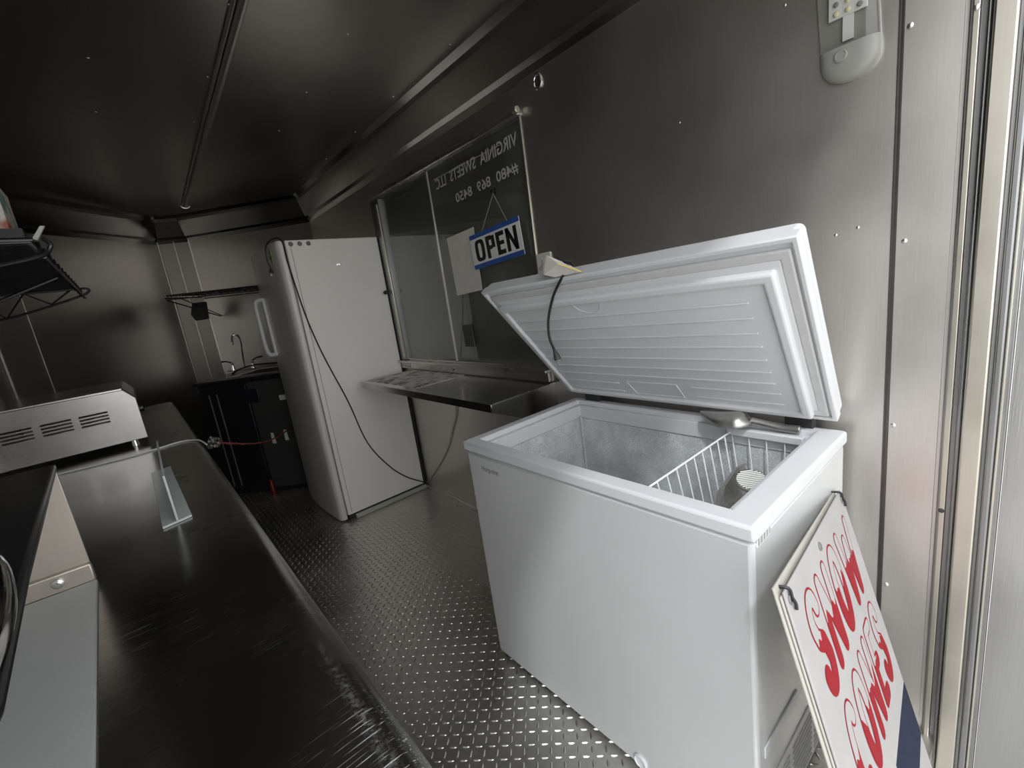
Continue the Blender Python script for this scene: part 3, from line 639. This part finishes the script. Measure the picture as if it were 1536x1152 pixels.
# ------------------------------------------------------------------ OPEN sign, paper, outlet, porthole, lamp
def stroke(bm, pts, r, Mx, z=0, sq=False, uvh=None):
    """flat 2-D stroke with round (or square) ends, mapped through Mx; uv = letter coordinates"""
    uv = bm.loops.layers.uv.verify(); zc = [z + .000005 * len(bm.faces)]; pts = [Vector((*p, 0)) for p in pts]
    def face(c):
        f = bm.faces.new([bm.verts.new(Mx @ Vector((p.x, p.y, zc[0]))) for p in c]); zc[0] += .000005
        for l, p in zip(f.loops, c): l[uv].uv = (p.x, p.y / uvh if uvh else p.y)
    for a, b in zip(pts, pts[1:]):
        d = (b - a)
        if d.length < 1e-6: continue
        d.normalize(); n = Vector((-d.y, d.x, 0)) * r; face([a - n, b - n, b + n, a + n])
    if not sq:
        for p in pts: face([p + Vector((math.cos(k * PI / 6), math.sin(k * PI / 6), 0)) * r for k in range(12)])
def arc(cx, cy, rx, ry, a0, a1, n=10): return [(cx + rx * math.cos(math.radians(a0 + (a1 - a0) * k / n)), cy + ry * math.sin(math.radians(a0 + (a1 - a0) * k / n))) for k in range(n + 1)]
LET = {   # strokes in a 1 x 1 cell
 'S': [arc(.5, .745, .38, .235, 20, 180, 8) + [(.15, .68)] + [(.3, .55), (.7, .45)] + arc(.5, .255, .38, .235, 0, -160, 8)],
 'N': [[(.12, .03), (.12, .97)], [(.12, .97), (.88, .03)], [(.88, .03), (.88, .97)]],
 'O': [arc(.5, .5, .38, .47, 0, 360, 20)],
 'W': [[(.05, .97), (.28, .03)], [(.28, .03), (.5, .80)], [(.5, .80), (.72, .03)], [(.72, .03), (.95, .97)]],
 'C': [arc(.52, .5, .40, .47, 48, 312, 16)],
 'E': [[(.15, .03), (.15, .97)], [(.15, .97), (.85, .97)], [(.15, .5), (.72, .5)], [(.15, .03), (.85, .03)]],
}
# OPEN card
oc = thing('open_sign', 'white and blue OPEN card hanging on two strings inside the serving window', 'sign', (1.385, 1.67, 1.46))
OO = Vector((1.383, 1.856, 1.452)); OX = Vector((0, -.373, .024)); OY = Vector((0, .012, .163)); Z_ = Vector((-1, 0, 0))
def opq(u0, u1, v0, v1, d0, d1):
    bm = BM(); prism(bm, [OO + OX * u + OY * v + Z_ * d0 for u, v in ((u0, v0), (u1, v0), (u1, v1), (u0, v1))], Z_ * (d1 - d0)); return bm
obj('card', opq(0, 1, 0, 1, 0, .003), 'cardw', oc)
obj('blue_band', opq(0, 1, .0, .13, .003, .0034), 'openblue', oc); obj('blue_band', opq(0, 1, .87, 1, .003, .0034), 'openblue', oc)
def blockletter(polys, x, wd, name='letter'):
    bm = BM()
    for pg in polys:
        prism(bm, [OO + OX * (x + p[0] * wd) + OY * (.19 + p[1] * .62) + Z_ * .003 for p in pg], Z_ * .0006)
    obj(name, bm, 'ink', oc, smooth=False)
def ringpoly(cx, cy, rx, ry, ix, iy, n=24):
    out = []
    def sup(a, rx, ry):
        c, s = math.cos(a), math.sin(a); e = .55; return (cx + rx * math.copysign(abs(c) ** e, c), cy + ry * math.copysign(abs(s) ** e, s))
    for k in range(n):
        a, b = 2 * PI * k / n, 2 * PI * (k + 1) / n; out.append([sup(a, ix, iy), sup(a, rx, ry), sup(b, rx, ry), sup(b, ix, iy)])
    return out
R_ = lambda x0, y0, x1, y1: [(x0, y0), (x1, y0), (x1, y1), (x0, y1)]
blockletter(ringpoly(.5, .5, .5, .5, .17, .34), .085, .20)
blockletter([R_(0, 0, .34, 1), R_(.34, .80, .62, 1), R_(.34, .38, .62, .56), R_(.62, .42, .96, .96)], .325, .185)
blockletter([R_(0, 0, .38, 1), R_(.38, .81, .95, 1), R_(.38, .42, .88, .59), R_(.38, 0, .95, .19)], .535, .165)
blockletter([R_(0, 0, .30, 1), R_(.70, 0, 1, 1), [(.28, 1), (.0, 1), (.72, 0), (1, 0)]], .725, .205)
cup = lathe(BM(), [(.014, 0), (.013, .004), (.006, .008), (.005, .018), (.008, .022)], (W - .001, 1.648, 1.775), (-1, 0, 0), 12); obj('suction_cup', cup, 'black', oc)
top = Vector((1.386, 1.648, 1.765))
for u in (.28, .80): obj('string', tube(BM(), [top, OO + OX * u + OY * .97 + Z_ * .003], .0011, 5), 'stick', oc)
bm = BM(); P0 = [(1.394, 2.085, 1.642), (1.394, 1.838, 1.655), (1.394, 1.842, 1.352), (1.394, 2.073, 1.340)]
prism(bm, P0, (.0012, 0, 0)); tag(obj('paper_notice', bm, 'paper'), 'blank white paper sheet stuck on the window behind the hanging card', 'paper')
# outlet
ol = thing('wall_outlet', 'white double power outlet on the steel wall behind the raised lid', 'outlet', (W, 1.383, 1.36))
obj('cover_plate', bx((W - .010, 1.341, 1.350), (W - .003, 1.427, 1.466)), 'outlet', ol, bevel=.003)
for z in (1.432, 1.384):
    o = obj('receptacle', lathe(BM(), [(.018, 0), (.018, .002)], (W - .010, 1.384, z), (-1, 0, 0), 20), 'outlet', ol)
    for dy, h in ((-.0065, .010), (.0065, .008)): obj('slot', bx((W - .0130, 1.384 + dy - .0012, z - .002), (W - .0119, 1.384 + dy + .0012, z - .002 + h)), 'slot', o)
    obj('slot', bx((W - .0130, 1.3815, z - .012), (W - .0119, 1.3865, z - .007)), 'slot', o)
# chrome ring port
ph = thing('cable_port', 'small round chrome-rimmed hole high on the right wall', 'fitting', (W, 1.308, 2.087))
obj('rim', tube(BM(), [(W - .006, 1.308 + .019 * math.cos(a), 2.087 + .026 * math.sin(a)) for a in [2 * PI * k / 20 for k in range(20)]], .0045, 8, closed=True), 'chrome', ph)
obj('hole', lathe(BM(), [(.018, 0), (.018, .002)], (W - .003, 1.308, 2.087), (-1, 0, 0), 20), 'slot', ph)
# oval dome lamp
lm = thing('dome_lamp', 'long oval dome lamp with clear and frosted cover high on the right wall', 'lamp', (W, .338, 1.85))
LC = Vector((W - .003, .338, 1.86)); la = math.radians(-4)
def lamp_pts(hw, hl, x, n=8):
    out = []; r = hw
    for cz, a0 in ((hl - r * .8, 0), (-(hl - r * .8), 180)):
        for k in range(n + 1):
            a = math.radians(a0 + 180 * k / n); y = hw * math.cos(a); z = cz + r * .8 * math.sin(a)
            out.append(Vector((x, LC.y + y * math.cos(la) - z * math.sin(la), LC.z + z * math.cos(la) + y * math.sin(la))))
    return out
def lamp_shell(z0, z1, k=1):
    """loft of pill outlines, clipped between heights (relative)"""
    bm = BM(); L = [lamp_pts(.057, .162, LC.x), lamp_pts(.057, .162, LC.x - .012), lamp_pts(.053, .157, LC.x - .020), lamp_pts(.043, .145, LC.x - .026), lamp_pts(.02, .115, LC.x - .028)]
    rg = [[bm.verts.new(p) for p in l] for l in L]
    for A, B in zip(rg, rg[1:]):
        for i in range(len(A)): bm.faces.new((A[i], A[(i + 1) % len(A)], B[(i + 1) % len(A)], B[i]))
    bm.faces.new(rg[-1])
    for (co, no) in (((0, 0, z0), (0, 0, -1)), ((0, 0, z1), (0, 0, 1))):
        bmesh.ops.bisect_plane(bm, geom=bm.verts[:] + bm.edges[:] + bm.faces[:], plane_co=co, plane_no=no, clear_outer=True)
    return bm
bm = BM(); a_ = lamp_pts(.056, .160, LC.x); prism(bm, a_, (-.004, 0, 0)); obj('back_plate', bm, 'frostp', lm)
obj('clear_cover', lamp_shell(1.772, 1.94), 'lens', lm); obj('frosted_cover', lamp_shell(1.5, 1.772), 'frostp', lm, label='frosted lower end of the cover with a round button'); obj('frosted_cover', lamp_shell(1.94, 2.2), 'frostp', lm)
obj('button', lathe(BM(), [(.013, 0), (.013, .002), (.010, .003), (.0095, .002), (.006, .002)], (LC.x - .028, .343, 1.752), (-1, 0, 0), 20), 'frostp', lm)
bd = obj('led_board', bx((LC.x - .012, .300, 1.835), (LC.x - .006, .372, 1.915)), 'board', lm, bevel=.001)
obj('board_tail', bx((LC.x - .010, .325, 1.785), (LC.x - .005, .345, 1.835)), 'board', lm)
for i in range(3):
    for j in range(4): obj('led', lathe(BM(), [(.0055, 0), (.0055, .003), (.003, .005)], (LC.x - .012, .313 + i * .022, 1.845 + j * .019), (-1, 0, 0), 8), 'led' if (i + j) % 3 else 'greyink', bd)
# ceiling rod
t = thing('ceiling_conduit', 'thin bright metal conduit running lengthwise along the ceiling', 'conduit', (.55, 3, ZC))
obj('rod', tube(BM(), [(.495, .8, ZC - .014), (.587, 4.45, ZC - .014)], .013, 10), 'rod', t)
obj('rod', tube(BM(), [(.470, .8, ZC - .008), (.567, 4.44, ZC - .008)], .007, 8), 'rod', t)
obj('end_clip', tube(BM(), [(.587 + .028 * math.cos(a), 4.46, ZC - .012 + .018 * math.sin(a)) for a in [PI + k * PI / 8 for k in range(9)]], .005, 6), 'alu', t)
# ------------------------------------------------------------------ SNOW CONES sign boards
SP = Vector((.696, .240, .806)); SW = (Vector((1.224, .300, .735)) - SP); SWn = SW.normalized(); SD = Vector((-.093, -.307, -.947)).normalized(); SN = SWn.cross(SD).normalized()
if SN.y > 0: SN = -SN
def sgp(u, v, n=0): return SP + SWn * u + SD * v + SN * n
def board(name, u0, u1, v0, v1, n0, n1, mat, parent, bevel=0): 
    bm = BM(); prism(bm, [sgp(u, v, n0) for u, v in ((u0, v0), (u1, v0), (u1, v1), (u0, v1))], SN * (n1 - n0)); return obj(name, bm, mat, parent, bevel=bevel)
sg = thing('snow_cone_sign', 'white board lettered SNOW CONES in snow-capped red leaning beside the freezer', 'sign', sgp(.29, .84))
board('board', 0, .583, 0, .848, -.004, 0, 'signw', sg, .0015)
board('blue_block', .30, .583, .478, .60, 0, .0005, 'blue', sg)
Mx = basis(sgp(0, 0, .0004), SWn, -SD, SN)
def snowword(word, cells, v0, v1, r):
    hh = v1 - v0
    for ch, (u0, u1) in zip(word, cells):
        mp = lambda p: (u0 + r + p[0] * (u1 - u0 - 2 * r), r * .6 + p[1] * (hh - 1.2 * r))
        M2 = Mx @ Matrix.Translation((0, -v1, 0)); st = [[mp(p) for p in s] for s in LET[ch]]; rr_ = r * (.86 if ch in 'NWE' else 1)
        bm = BM(); [stroke(bm, s, rr_ + .0042, M2, 0) for s in st]; lt = obj('letter', bm, 'red', sg, smooth=False)
        bm = BM(); [stroke(bm, s, rr_, M2, .0003, uvh=hh) for s in st]; obj('letter_face', bm, 'snowcap', lt, smooth=False, label='red letter face with a dripping white snow cap')
snowword('SNOW', [(.058, .150), (.150, .262), (.262, .372), (.372, .535)], .046, .214, .0142)
snowword('CONES', [(.075, .165), (.165, .265), (.265, .365), (.365, .445), (.445, .535)], .248, .414, .0133)
for (u, v) in ((.017, .018), (.263, .024), (.560, .018)):
    g = obj('grommet', tube(BM(), [sgp(u, v, .001) + (SWn * math.cos(a) + SD * math.sin(a)) * .0065 for a in [2 * PI * k / 14 for k in range(14)]], .0022, 6, closed=True), 'greydot', sg)
for (u, v) in ((.017, .018), (.560, .018)):
    obj('tie', tube(BM(), smooth_path([sgp(u - .004, v - .022, -.014), sgp(u, v - .018, .003), sgp(u, v - .004, .004), sgp(u + .005, v + .008, .005), sgp(u + .003, v + .018, .004)], 4), .0030, 6), 'rubber', sg, label='black plastic tie')
def spare(name, label, off, du, dv):
    t = thing(name, label, 'board', sgp(.29, .84, off))
    bm = BM(); prism(bm, [sgp(u, v, off) for u, v in ((du, dv), (.575 + du, dv + .01), (.575 + du, .846), (du + .01, .846))], SN * .0035); obj('sheet', bm, 'signedge', t, bevel=.001); return t
spare('spare_board', 'cream board directly behind the lettered sign beside the freezer', -.0085, -.004, .006)
spare('spare_board', 'cream board touching the freezer, hindmost of the leaning stack', -.013, -.012, -.012)
# ------------------------------------------------------------------ left counter: oven-like steel housing
ov = thing('countertop_cooker', 'low stainless countertop cooker with louvred back on the left counter', 'cooker', (-.36, 2.75, .90))
OX0, OX1, OY0, OY1, OZ0, OZ1 = -.635, -.036, 2.50, 3.02, .926, 1.155
bm = BM(); prism(bm, [(OX0, OY0, OZ0), (OX1, OY0, OZ0), (OX1, OY0, OZ1 - .05), (OX1 - .035, OY0, OZ1 - .006), (OX0, OY0, OZ1 - .006)], (0, .04, 0)); bk_ = obj('back_panel', bm, 'ovsteel', ov, bevel=.003)
bm = BM(); prism(bm, [(OX0, OY0 + .04, OZ0 + .004), (OX1 - .004, OY0 + .04, OZ0 + .004), (OX1 - .004, OY0 + .04, OZ1 - .048), (OX1 - .038, OY0 + .04, OZ1), (OX0, OY0 + .04, OZ1)], (0, OY1 - OY0 - .04, 0)); obj('housing', bm, 'shelfsteel', ov, bevel=.004)
obj('top_flange', bx((OX0, OY0 - .004, OZ1 - .008), (OX1 - .036, OY0 + .045, OZ1 + .001)), 'steel', ov, bevel=.002)
for g in (-.228, -.340, -.452, -.564):
    for k in range(4):
        z = 1.026 + k * .0135; bm = BM()
        pts = [(g, OY0, z), (g, OY0 - .006, z), (g, OY0, z + .008)]; prism(bm, pts, (.090, 0, 0)); obj('louvre', bm, 'ovsteel', bk_, bevel=.001)
for (x, y) in ((OX0 + .04, OY0 + .05), (OX1 - .05, OY0 + .03), (OX0 + .04, OY1 - .05), (OX1 - .05, OY1 - .05)): obj('foot', tube(BM(), [(x, y, .90), (x, y, .93)], [.016, .012], 12), 'chrome', ov)
obj('knob', lathe(BM(), [(.016, 0), (.016, .014), (.012, .018)], (OX1 - .002, OY0 + .07, 1.05), (1, 0, 0), 14), 'black', ov)
# display stand with black top, stainless back and white base, near left
st = thing('display_stand', 'black-topped stand with stainless back and white base at the near left', 'stand', (-.38, .75, .90))
ZT = 1.143
def sq(pts, d): bm = BM(); prism(bm, pts, d); return bm
obj('top', sq([(-.156, 1.165, ZT - .014), (-.127, .62, ZT - .014), (-.112, .40, ZT - .014), (-.125, .20, ZT - .014), (-.60, .20, ZT - .014), (-.62, 1.19, ZT - .014)], (0, 0, .014)), 'black', st, bevel=.005)
obj('back_panel', sq([(-.158, 1.158, .942), (-.62, 1.182, .942), (-.62, 1.182, ZT - .014), (-.158, 1.158, ZT - .014)], (0, .006, 0)), 'warm', st, bevel=.001)
lp = obj('lower_lip', sq([(-.157, 1.150, .905), (-.62, 1.174, .905), (-.62, 1.174, .942), (-.157, 1.150, .942)], (0, .014, 0)), 'warm', st, bevel=.003)
obj('catch', lathe(BM(), [(.010, 0), (.009, .004), (.004, .006), (.004, .010)], (-.207, 1.152, .925), (0, -1, 0), 12), 'screw', lp)
obj('base', sq([(-.156, 1.15, .901), (-.132, .50, .901), (-.122, .22, .901), (-.60, .22, .901), (-.62, 1.17, .901)], (0, 0, .006)), 'base', st, bevel=.0015)
obj('side_panel', sq([(-.262, 1.155, .907), (-.245, .24, .907), (-.245, .24, ZT - .015), (-.262, 1.155, ZT - .015)], (-.006, 0, 0)), 'white2', st)
tp = smooth_path([(-.178, .70, ZT + .002), (-.163, .665, ZT + .014), (-.140, .60, ZT + .020), (-.121, .50, ZT + .020), (-.114, .41, ZT + .020), (-.118, .33, ZT + .016), (-.130, .27, ZT + .002)], 5)
obj('handle', tube(BM(), tp, .0085, 12), 'chrome', st)
# clear acrylic T bracket
ab = thing('acrylic_bracket', 'cloudy acrylic T-shaped divider lying on the left counter', 'divider', (-.01, 1.6, .90))
obj('base_plate', sq([(-.046, 1.316, .9005), (.014, 1.334, .9005), (.004, 1.92, .9005), (-.050, 1.90, .9005)], (0, 0, .006)), 'acrylic', ab, bevel=.001)
obj('upright_fin', sq([(-.018, 1.322, .9065), (-.022, 1.91, .9065), (-.016, 1.91, .975), (-.012, 1.87, 1.012), (-.018, 1.322, 1.024)], (.005, 0, 0)), 'acrylic', ab, bevel=.001)
# white wire, bag, red cord
t = thing('white_wire', 'thin white wire lying across the left counter in front of the cooker', 'wire', (-.1, 2.30, .90))
obj('cable', tube(BM(), smooth_path([(-.40, 2.36, .9035), (-.31, 2.318, .9035), (-.137, 2.293, .9035), (-.03, 2.302, .9035), (.0587, 2.323, .9035), (.100, 2.29, .9035), (.122, 2.238, .904), (.137, 2.17, .893)], 5), .0032, 6), 'wire', t)
bm = BM(); bmesh.ops.create_icosphere(bm, subdivisions=3, radius=1)
for v in bm.verts:
    k = 1 + .28 * math.sin(v.co.x * 9 + v.co.z * 7) * math.cos(v.co.y * 8) + random.uniform(-.12, .12); v.co = Vector((.162 + v.co.x * .024 * k, 2.175 + v.co.y * .034 * k, .893 + v.co.z * .022 * k))
tag(origin_to(obj('plastic_bag', bm, 'bag', smooth=False), (.16, 2.175, .88)), 'crumpled clear plastic wrap hanging over the counter edge at the red cord', 'bag')
t = thing('tie_cord', 'dull red twisted cord stretched from the counter edge to the sink cabinet', 'cord', (.45, 3.0, .6))
pa, pb = Vector((.175, 2.19, .885)), Vector((.775, 3.745, .515)); pts = []
for k in range(41):
    f = k / 40; p = pa.lerp(pb, f); p.z -= .05 * math.sin(PI * f); pts.append(p)
bm = BM(); tube(bm, pts, .004, 6)
obj('cable', bm, 'redcord', t)
bm = BM(); tube(bm, [p + Vector((.003 * math.cos(k * 1.3), 0, .004 * math.sin(k * 1.3))) for k, p in enumerate(pts)], .0022, 5); obj('twist', bm, 'redcord', t)
# ------------------------------------------------------------------ sink cabinet across the nose
def cab(a, c, z):      # a along the front (from left end), c depth towards the nose wall
    return Vector((.300 + .7071 * a + .7071 * c, 4.235 - .7071 * a + .7071 * c, z))
def cbox(a0, a1, c0, c1, z0, z1, bm=None):
    bm = bm or BM(); v = [bm.verts.new(cab(a, c, z)) for z in (z0, z1) for a, c in ((a0, c0), (a1, c0), (a1, c1), (a0, c1))]
    for f in ((0, 3, 2, 1), (4, 5, 6, 7), (0, 1, 5, 4), (1, 2, 6, 5), (2, 3, 7, 6), (3, 0, 4, 7)): bm.faces.new([v[i] for i in f])
    return bm
sk = thing('sink_cabinet', 'black sink cabinet set across the far corner behind the tall fridge', 'cabinet', cab(.46, .28, 0))
obj('body', cbox(.0, .92, .02, .58, .0, .93), 'cab', sk, bevel=.003)
wt = cbox(-.012, .935, -.012, .60, .93, .955); obj('worktop', wt, 'cab', sk, bevel=.005)
d = obj('door', cbox(.01, .40, .004, .02, .06, .90), 'cab', sk, bevel=.003)
for a in (.085, .150): obj('groove_bead', cbox(a, a + .008, -.001, .005, .08, .85), 'greydot', d)
d = obj('door', cbox(.415, .90, .006, .02, .04, .915), 'cabgrey', sk, bevel=.003, label='dark grey door with paper tags')
obj('latch', cbox(.385, .50, -.008, .006, .75, .86), 'cab', d, bevel=.004)
obj('label', cbox(.655, .715, -.001, .006, .745, .785), 'outlet', d)
for a, z0 in ((.515, .405), (.625, .42)):
    bm = BM(); v = [cab(a, -.006, z0 + .09), cab(a + .022, -.006, z0 + .088), cab(a + .03, -.012, z0 + .03), cab(a + .028, -.006, z0), cab(a - .004, -.006, z0 + .004)]; prism(bm, v, cab(0, .002, 0) - cab(0, 0, 0)); obj('tag', bm, 'outlet', d)
bas = obj('basin', cbox(.22, .75, .07, .44, .9552, .960), 'steel', sk, bevel=.002)
o = obj('bowl', cbox(.30, .70, .11, .38, .9602, .9612), 'slot', bas)
def cyl(p, q, r, n=10): return tube(BM(), [p, q], r, n)
fc = thing('faucet', 'chrome gooseneck faucet with two lever handles on the sink', 'faucet', cab(.5, .50, .96))
FB = Vector((.678, 4.622, .955))
obj('deck_plate', sq([FB + Vector((-.085, .075, 0)), FB + Vector((.095, -.105, 0)), FB + Vector((.120, -.08, 0)), FB + Vector((-.06, .10, 0))], (0, 0, .014)), 'chrome', fc, bevel=.004)
gn = smooth_path([(.720, 4.590, .965), (.722, 4.588, 1.05), (.735, 4.565, 1.20), (.728, 4.560, 1.255), (.705, 4.565, 1.275), (.680, 4.570, 1.255), (.672, 4.572, 1.205)], 6)
obj('spout', tube(BM(), gn, .009, 10), 'chrome', fc)
obj('aerator', cyl((.672, 4.572, 1.215), (.670, 4.572, 1.190), .012), 'chrome', fc)
for p, q in (((.640, 4.655, .965), (.565, 4.68, 1.055)), ((.775, 4.525, .965), (.850, 4.455, 1.055))):
    h = obj('tap_body', lathe(BM(), [(.020, 0), (.018, .02), (.013, .05), (.015, .06), (.008, .075)], p, (0, 0, 1), 14), 'chrome', fc)
    obj('lever', tube(BM(), [(p[0], p[1], p[2] + .066), ((p[0] + q[0]) / 2, (p[1] + q[1]) / 2, q[2] - .004), q], [.006, .006, .008], 8), 'black', h)
t = tag(obj('black_hose', tube(BM(), smooth_path([cab(.10, .30, .960), cab(.13, .36, .985), cab(.24, .42, 1.0), cab(.36, .47, .99), cab(.45, .50, .985)], 6), .007, 8), 'rubber'), 'short black hose curling over the sink beside the faucet', 'hose')
rh = thing('red_bottle', 'small red plastic bottle on the floor in front of the sink cabinet', 'bottle', cab(.445, -.06, 0))
obj('bottle_body', lathe(BM(), [(.018, 0), (.020, .01), (.020, .08), (.014, .10), (.012, .11)], cab(.445, -.05, .0), (0, 0, 1), 14), 'redp', rh)
obj('cap', lathe(BM(), [(.014, .11), (.014, .128), (.010, .132)], cab(.445, -.05, .0), (0, 0, 1), 14), 'redp', rh)
# wire wall shelf over the sink
def nz(a, c, z): return Vector((.315 + .7071 * a + .7071 * c, 4.635 - .7071 * a + .7071 * c, z))
ws = thing('wire_wall_shelf', 'black wire shelf on the nose wall above the sink', 'shelf', nz(.45, .38, 1.6))
bm = BM(); 
for c in (.0, .40): tube(bm, [nz(0, c, 1.66), nz(.95, c, 1.625)], .005, 6); tube(bm, [nz(0, c, 1.625), nz(.95, c, 1.59)], .004, 6)
obj('edge_rails', bm, 'black', ws)
bm = BM()
for k in range(38):
    a = k * .95 / 38; z = 1.66 - .035 * k / 38; tube(bm, [nz(a, 0, z), nz(a, .40, z)], .0025, 4, cap=False)
obj('deck_wires', bm, 'black', ws, kind='stuff', smooth=False)
obj('liner', sq([nz(0, .0, 1.652), nz(.95, .0, 1.617), nz(.95, .4, 1.617), nz(0, .4, 1.652)], (0, 0, .003)), 'blackm', ws)
bm = BM()
for k in range(19):
    a = k * .05; tube(bm, [nz(a, 0, 1.66 - .037 * a), nz(a + .025, 0, 1.625 - .037 * a), nz(a + .05, 0, 1.658 - .037 * a)], .003, 4, cap=False)
obj('truss', bm, 'black', ws, smooth=False)
obj('bracket', tube(BM(), [nz(-.01, .0, 1.625), nz(.12, .39, 1.45)], .005, 6), 'black', ws); obj('bracket', tube(BM(), [nz(.12, .0, 1.62), nz(.14, .39, 1.45)], .004, 6), 'black', ws)
obj('bracket', tube(BM(), [nz(-.02, .0, 1.64), nz(-.02, .4, 1.64)], .005, 6), 'black', ws)
hb = sq([Vector((.477, 4.723, 1.585)), Vector((.545, 4.655, 1.583)), Vector((.531, 4.669, 1.44)), Vector((.470, 4.730, 1.436)), Vector((.45, 4.75, 1.49))], (.04, .04, 0))
obj('hanging_holder', hb, 'blackm', ws, bevel=.004)
# ------------------------------------------------------------------ wire rack on the left wall with things on it
rk = thing('wire_rack', 'black wire rack shelf on the left wall near the camera', 'rack', (-.40, 2.15, 1.5))
KX0, KX1, KY0, KY1, KZ = LW + .01, -.112, 1.50, 2.80, 1.598
bm = BM(); tube(bm, [(KX0, KY0, KZ), (KX1, KY0, KZ), (KX1, KY1, KZ), (KX0, KY1, KZ)], .0045, 6, closed=True); obj('upper_rail', bm, 'black', rk)
dl = .085
bm = BM(); tube(bm, smooth_path([(KX0, KY1 + .004, KZ - dl - .02), (-.38, KY1 + .004, KZ - dl - .012), (KX1 - .02, KY1 + .004, KZ - .035), (KX1 + .030, KY1 + .004, KZ - .010), (KX1 + .02, KY1, KZ + .002), (KX1 - .02, KY1, KZ)], 5), .005, 8); obj('lower_rail', bm, 'black', rk)
bm = BM(); tube(bm, smooth_path([(KX0, KY0, KZ - dl), (-.38, KY0, KZ - dl), (KX1 - .02, KY0, KZ - .045), (KX1 + .028, KY0 - .01, KZ - .02), (KX1 + .02, KY0, KZ)], 5), .005, 8); obj('lower_rail', bm, 'black', rk)
bm = BM(); tube(bm, [(KX1 + .012, KY0, KZ - .040), (KX1 + .012, KY1, KZ - .040)], .004, 6); obj('lower_rail', bm, 'black', rk)
bm = BM(); zz = []
n = 7
for k in range(n + 1):
    x = KX0 + (KX1 - KX0 - .03) * k / n; low = KZ - dl - .015 + (.07 * max(0, (x + .38)) / .25)
    zz.append((x, KY1 + .002, KZ if k % 2 else low))
tube(bm, zz, .004, 6); obj('truss', bm, 'black', rk)
bm = BM(); zz = [(KX1 + .006, KY0 + (KY1 - KY0) * k / 26, KZ if k % 2 else KZ - .04) for k in range(27)]; tube(bm, zz, .0032, 5); obj('truss', bm, 'black', rk)
bm = BM()
for k in range(50):
    y = KY0 + (KY1 - KY0) * (k + .5) / 50; tube(bm, [(KX0, y, KZ + .003), (KX1, y, KZ + .003)], .0022, 4, cap=False)
obj('deck_wires', bm, 'black', rk, kind='stuff', smooth=False)
obj('support_arm', tube(BM(), [(KX0, 2.2, KZ - .22), (KX1 - .02, 2.2, KZ - .01)], .005, 6), 'black', rk)
tr = thing('black_tray', 'flat black tray lying on the near left wire rack', 'tray', (-.38, 2.1, KZ + .006))
obj('tray_floor', bx((-.63, 1.56, KZ + .006), (-.125, 2.70, KZ + .012)), 'blackm', tr)
obj('tray_rim', ring(BM(), (-.63, 1.56, -.125, 2.70), (-.62, 1.57, -.135, 2.69), KZ + .012, KZ + .035), 'blackm', tr)
cl = tag(obj('white_clip', sq([(-.112, 1.53, 1.604), (-.092, 1.53, 1.632), (-.084, 1.53, 1.632), (-.104, 1.53, 1.600)], (0, .010, 0)), 'stick'), 'small white plastic clip on the front corner of the near wire rack', 'clip')
def boxprint():
    mt, nt, b = newmat('printed carton'); L = nt.links.new; tc = N(nt, 'ShaderNodeTexCoord')
    n = N(nt, 'ShaderNodeTexNoise', inp={'Scale': 14, 'Detail': 2}); L(tc.outputs['Object'], n.inputs['Vector'])
    r = ramp(nt, [(.38, (.10, .25, .22)), (.47, (.45, .42, .38)), (.55, (.60, .55, .48)), (.62, (.35, .10, .06))]); L(n.outputs[0], r.inputs[0]); L(r.outputs[0], b.inputs['Base Color']); return mt
M['carton'] = boxprint()
tag(origin_to(obj('printed_carton', bx((-.30, 1.62, KZ + .0125), (-.150, 1.80, KZ + .16)), 'carton', bevel=.002), (-.22, 1.71, KZ + .0125)), 'colourful printed carton standing on the black tray at the far left', 'box')
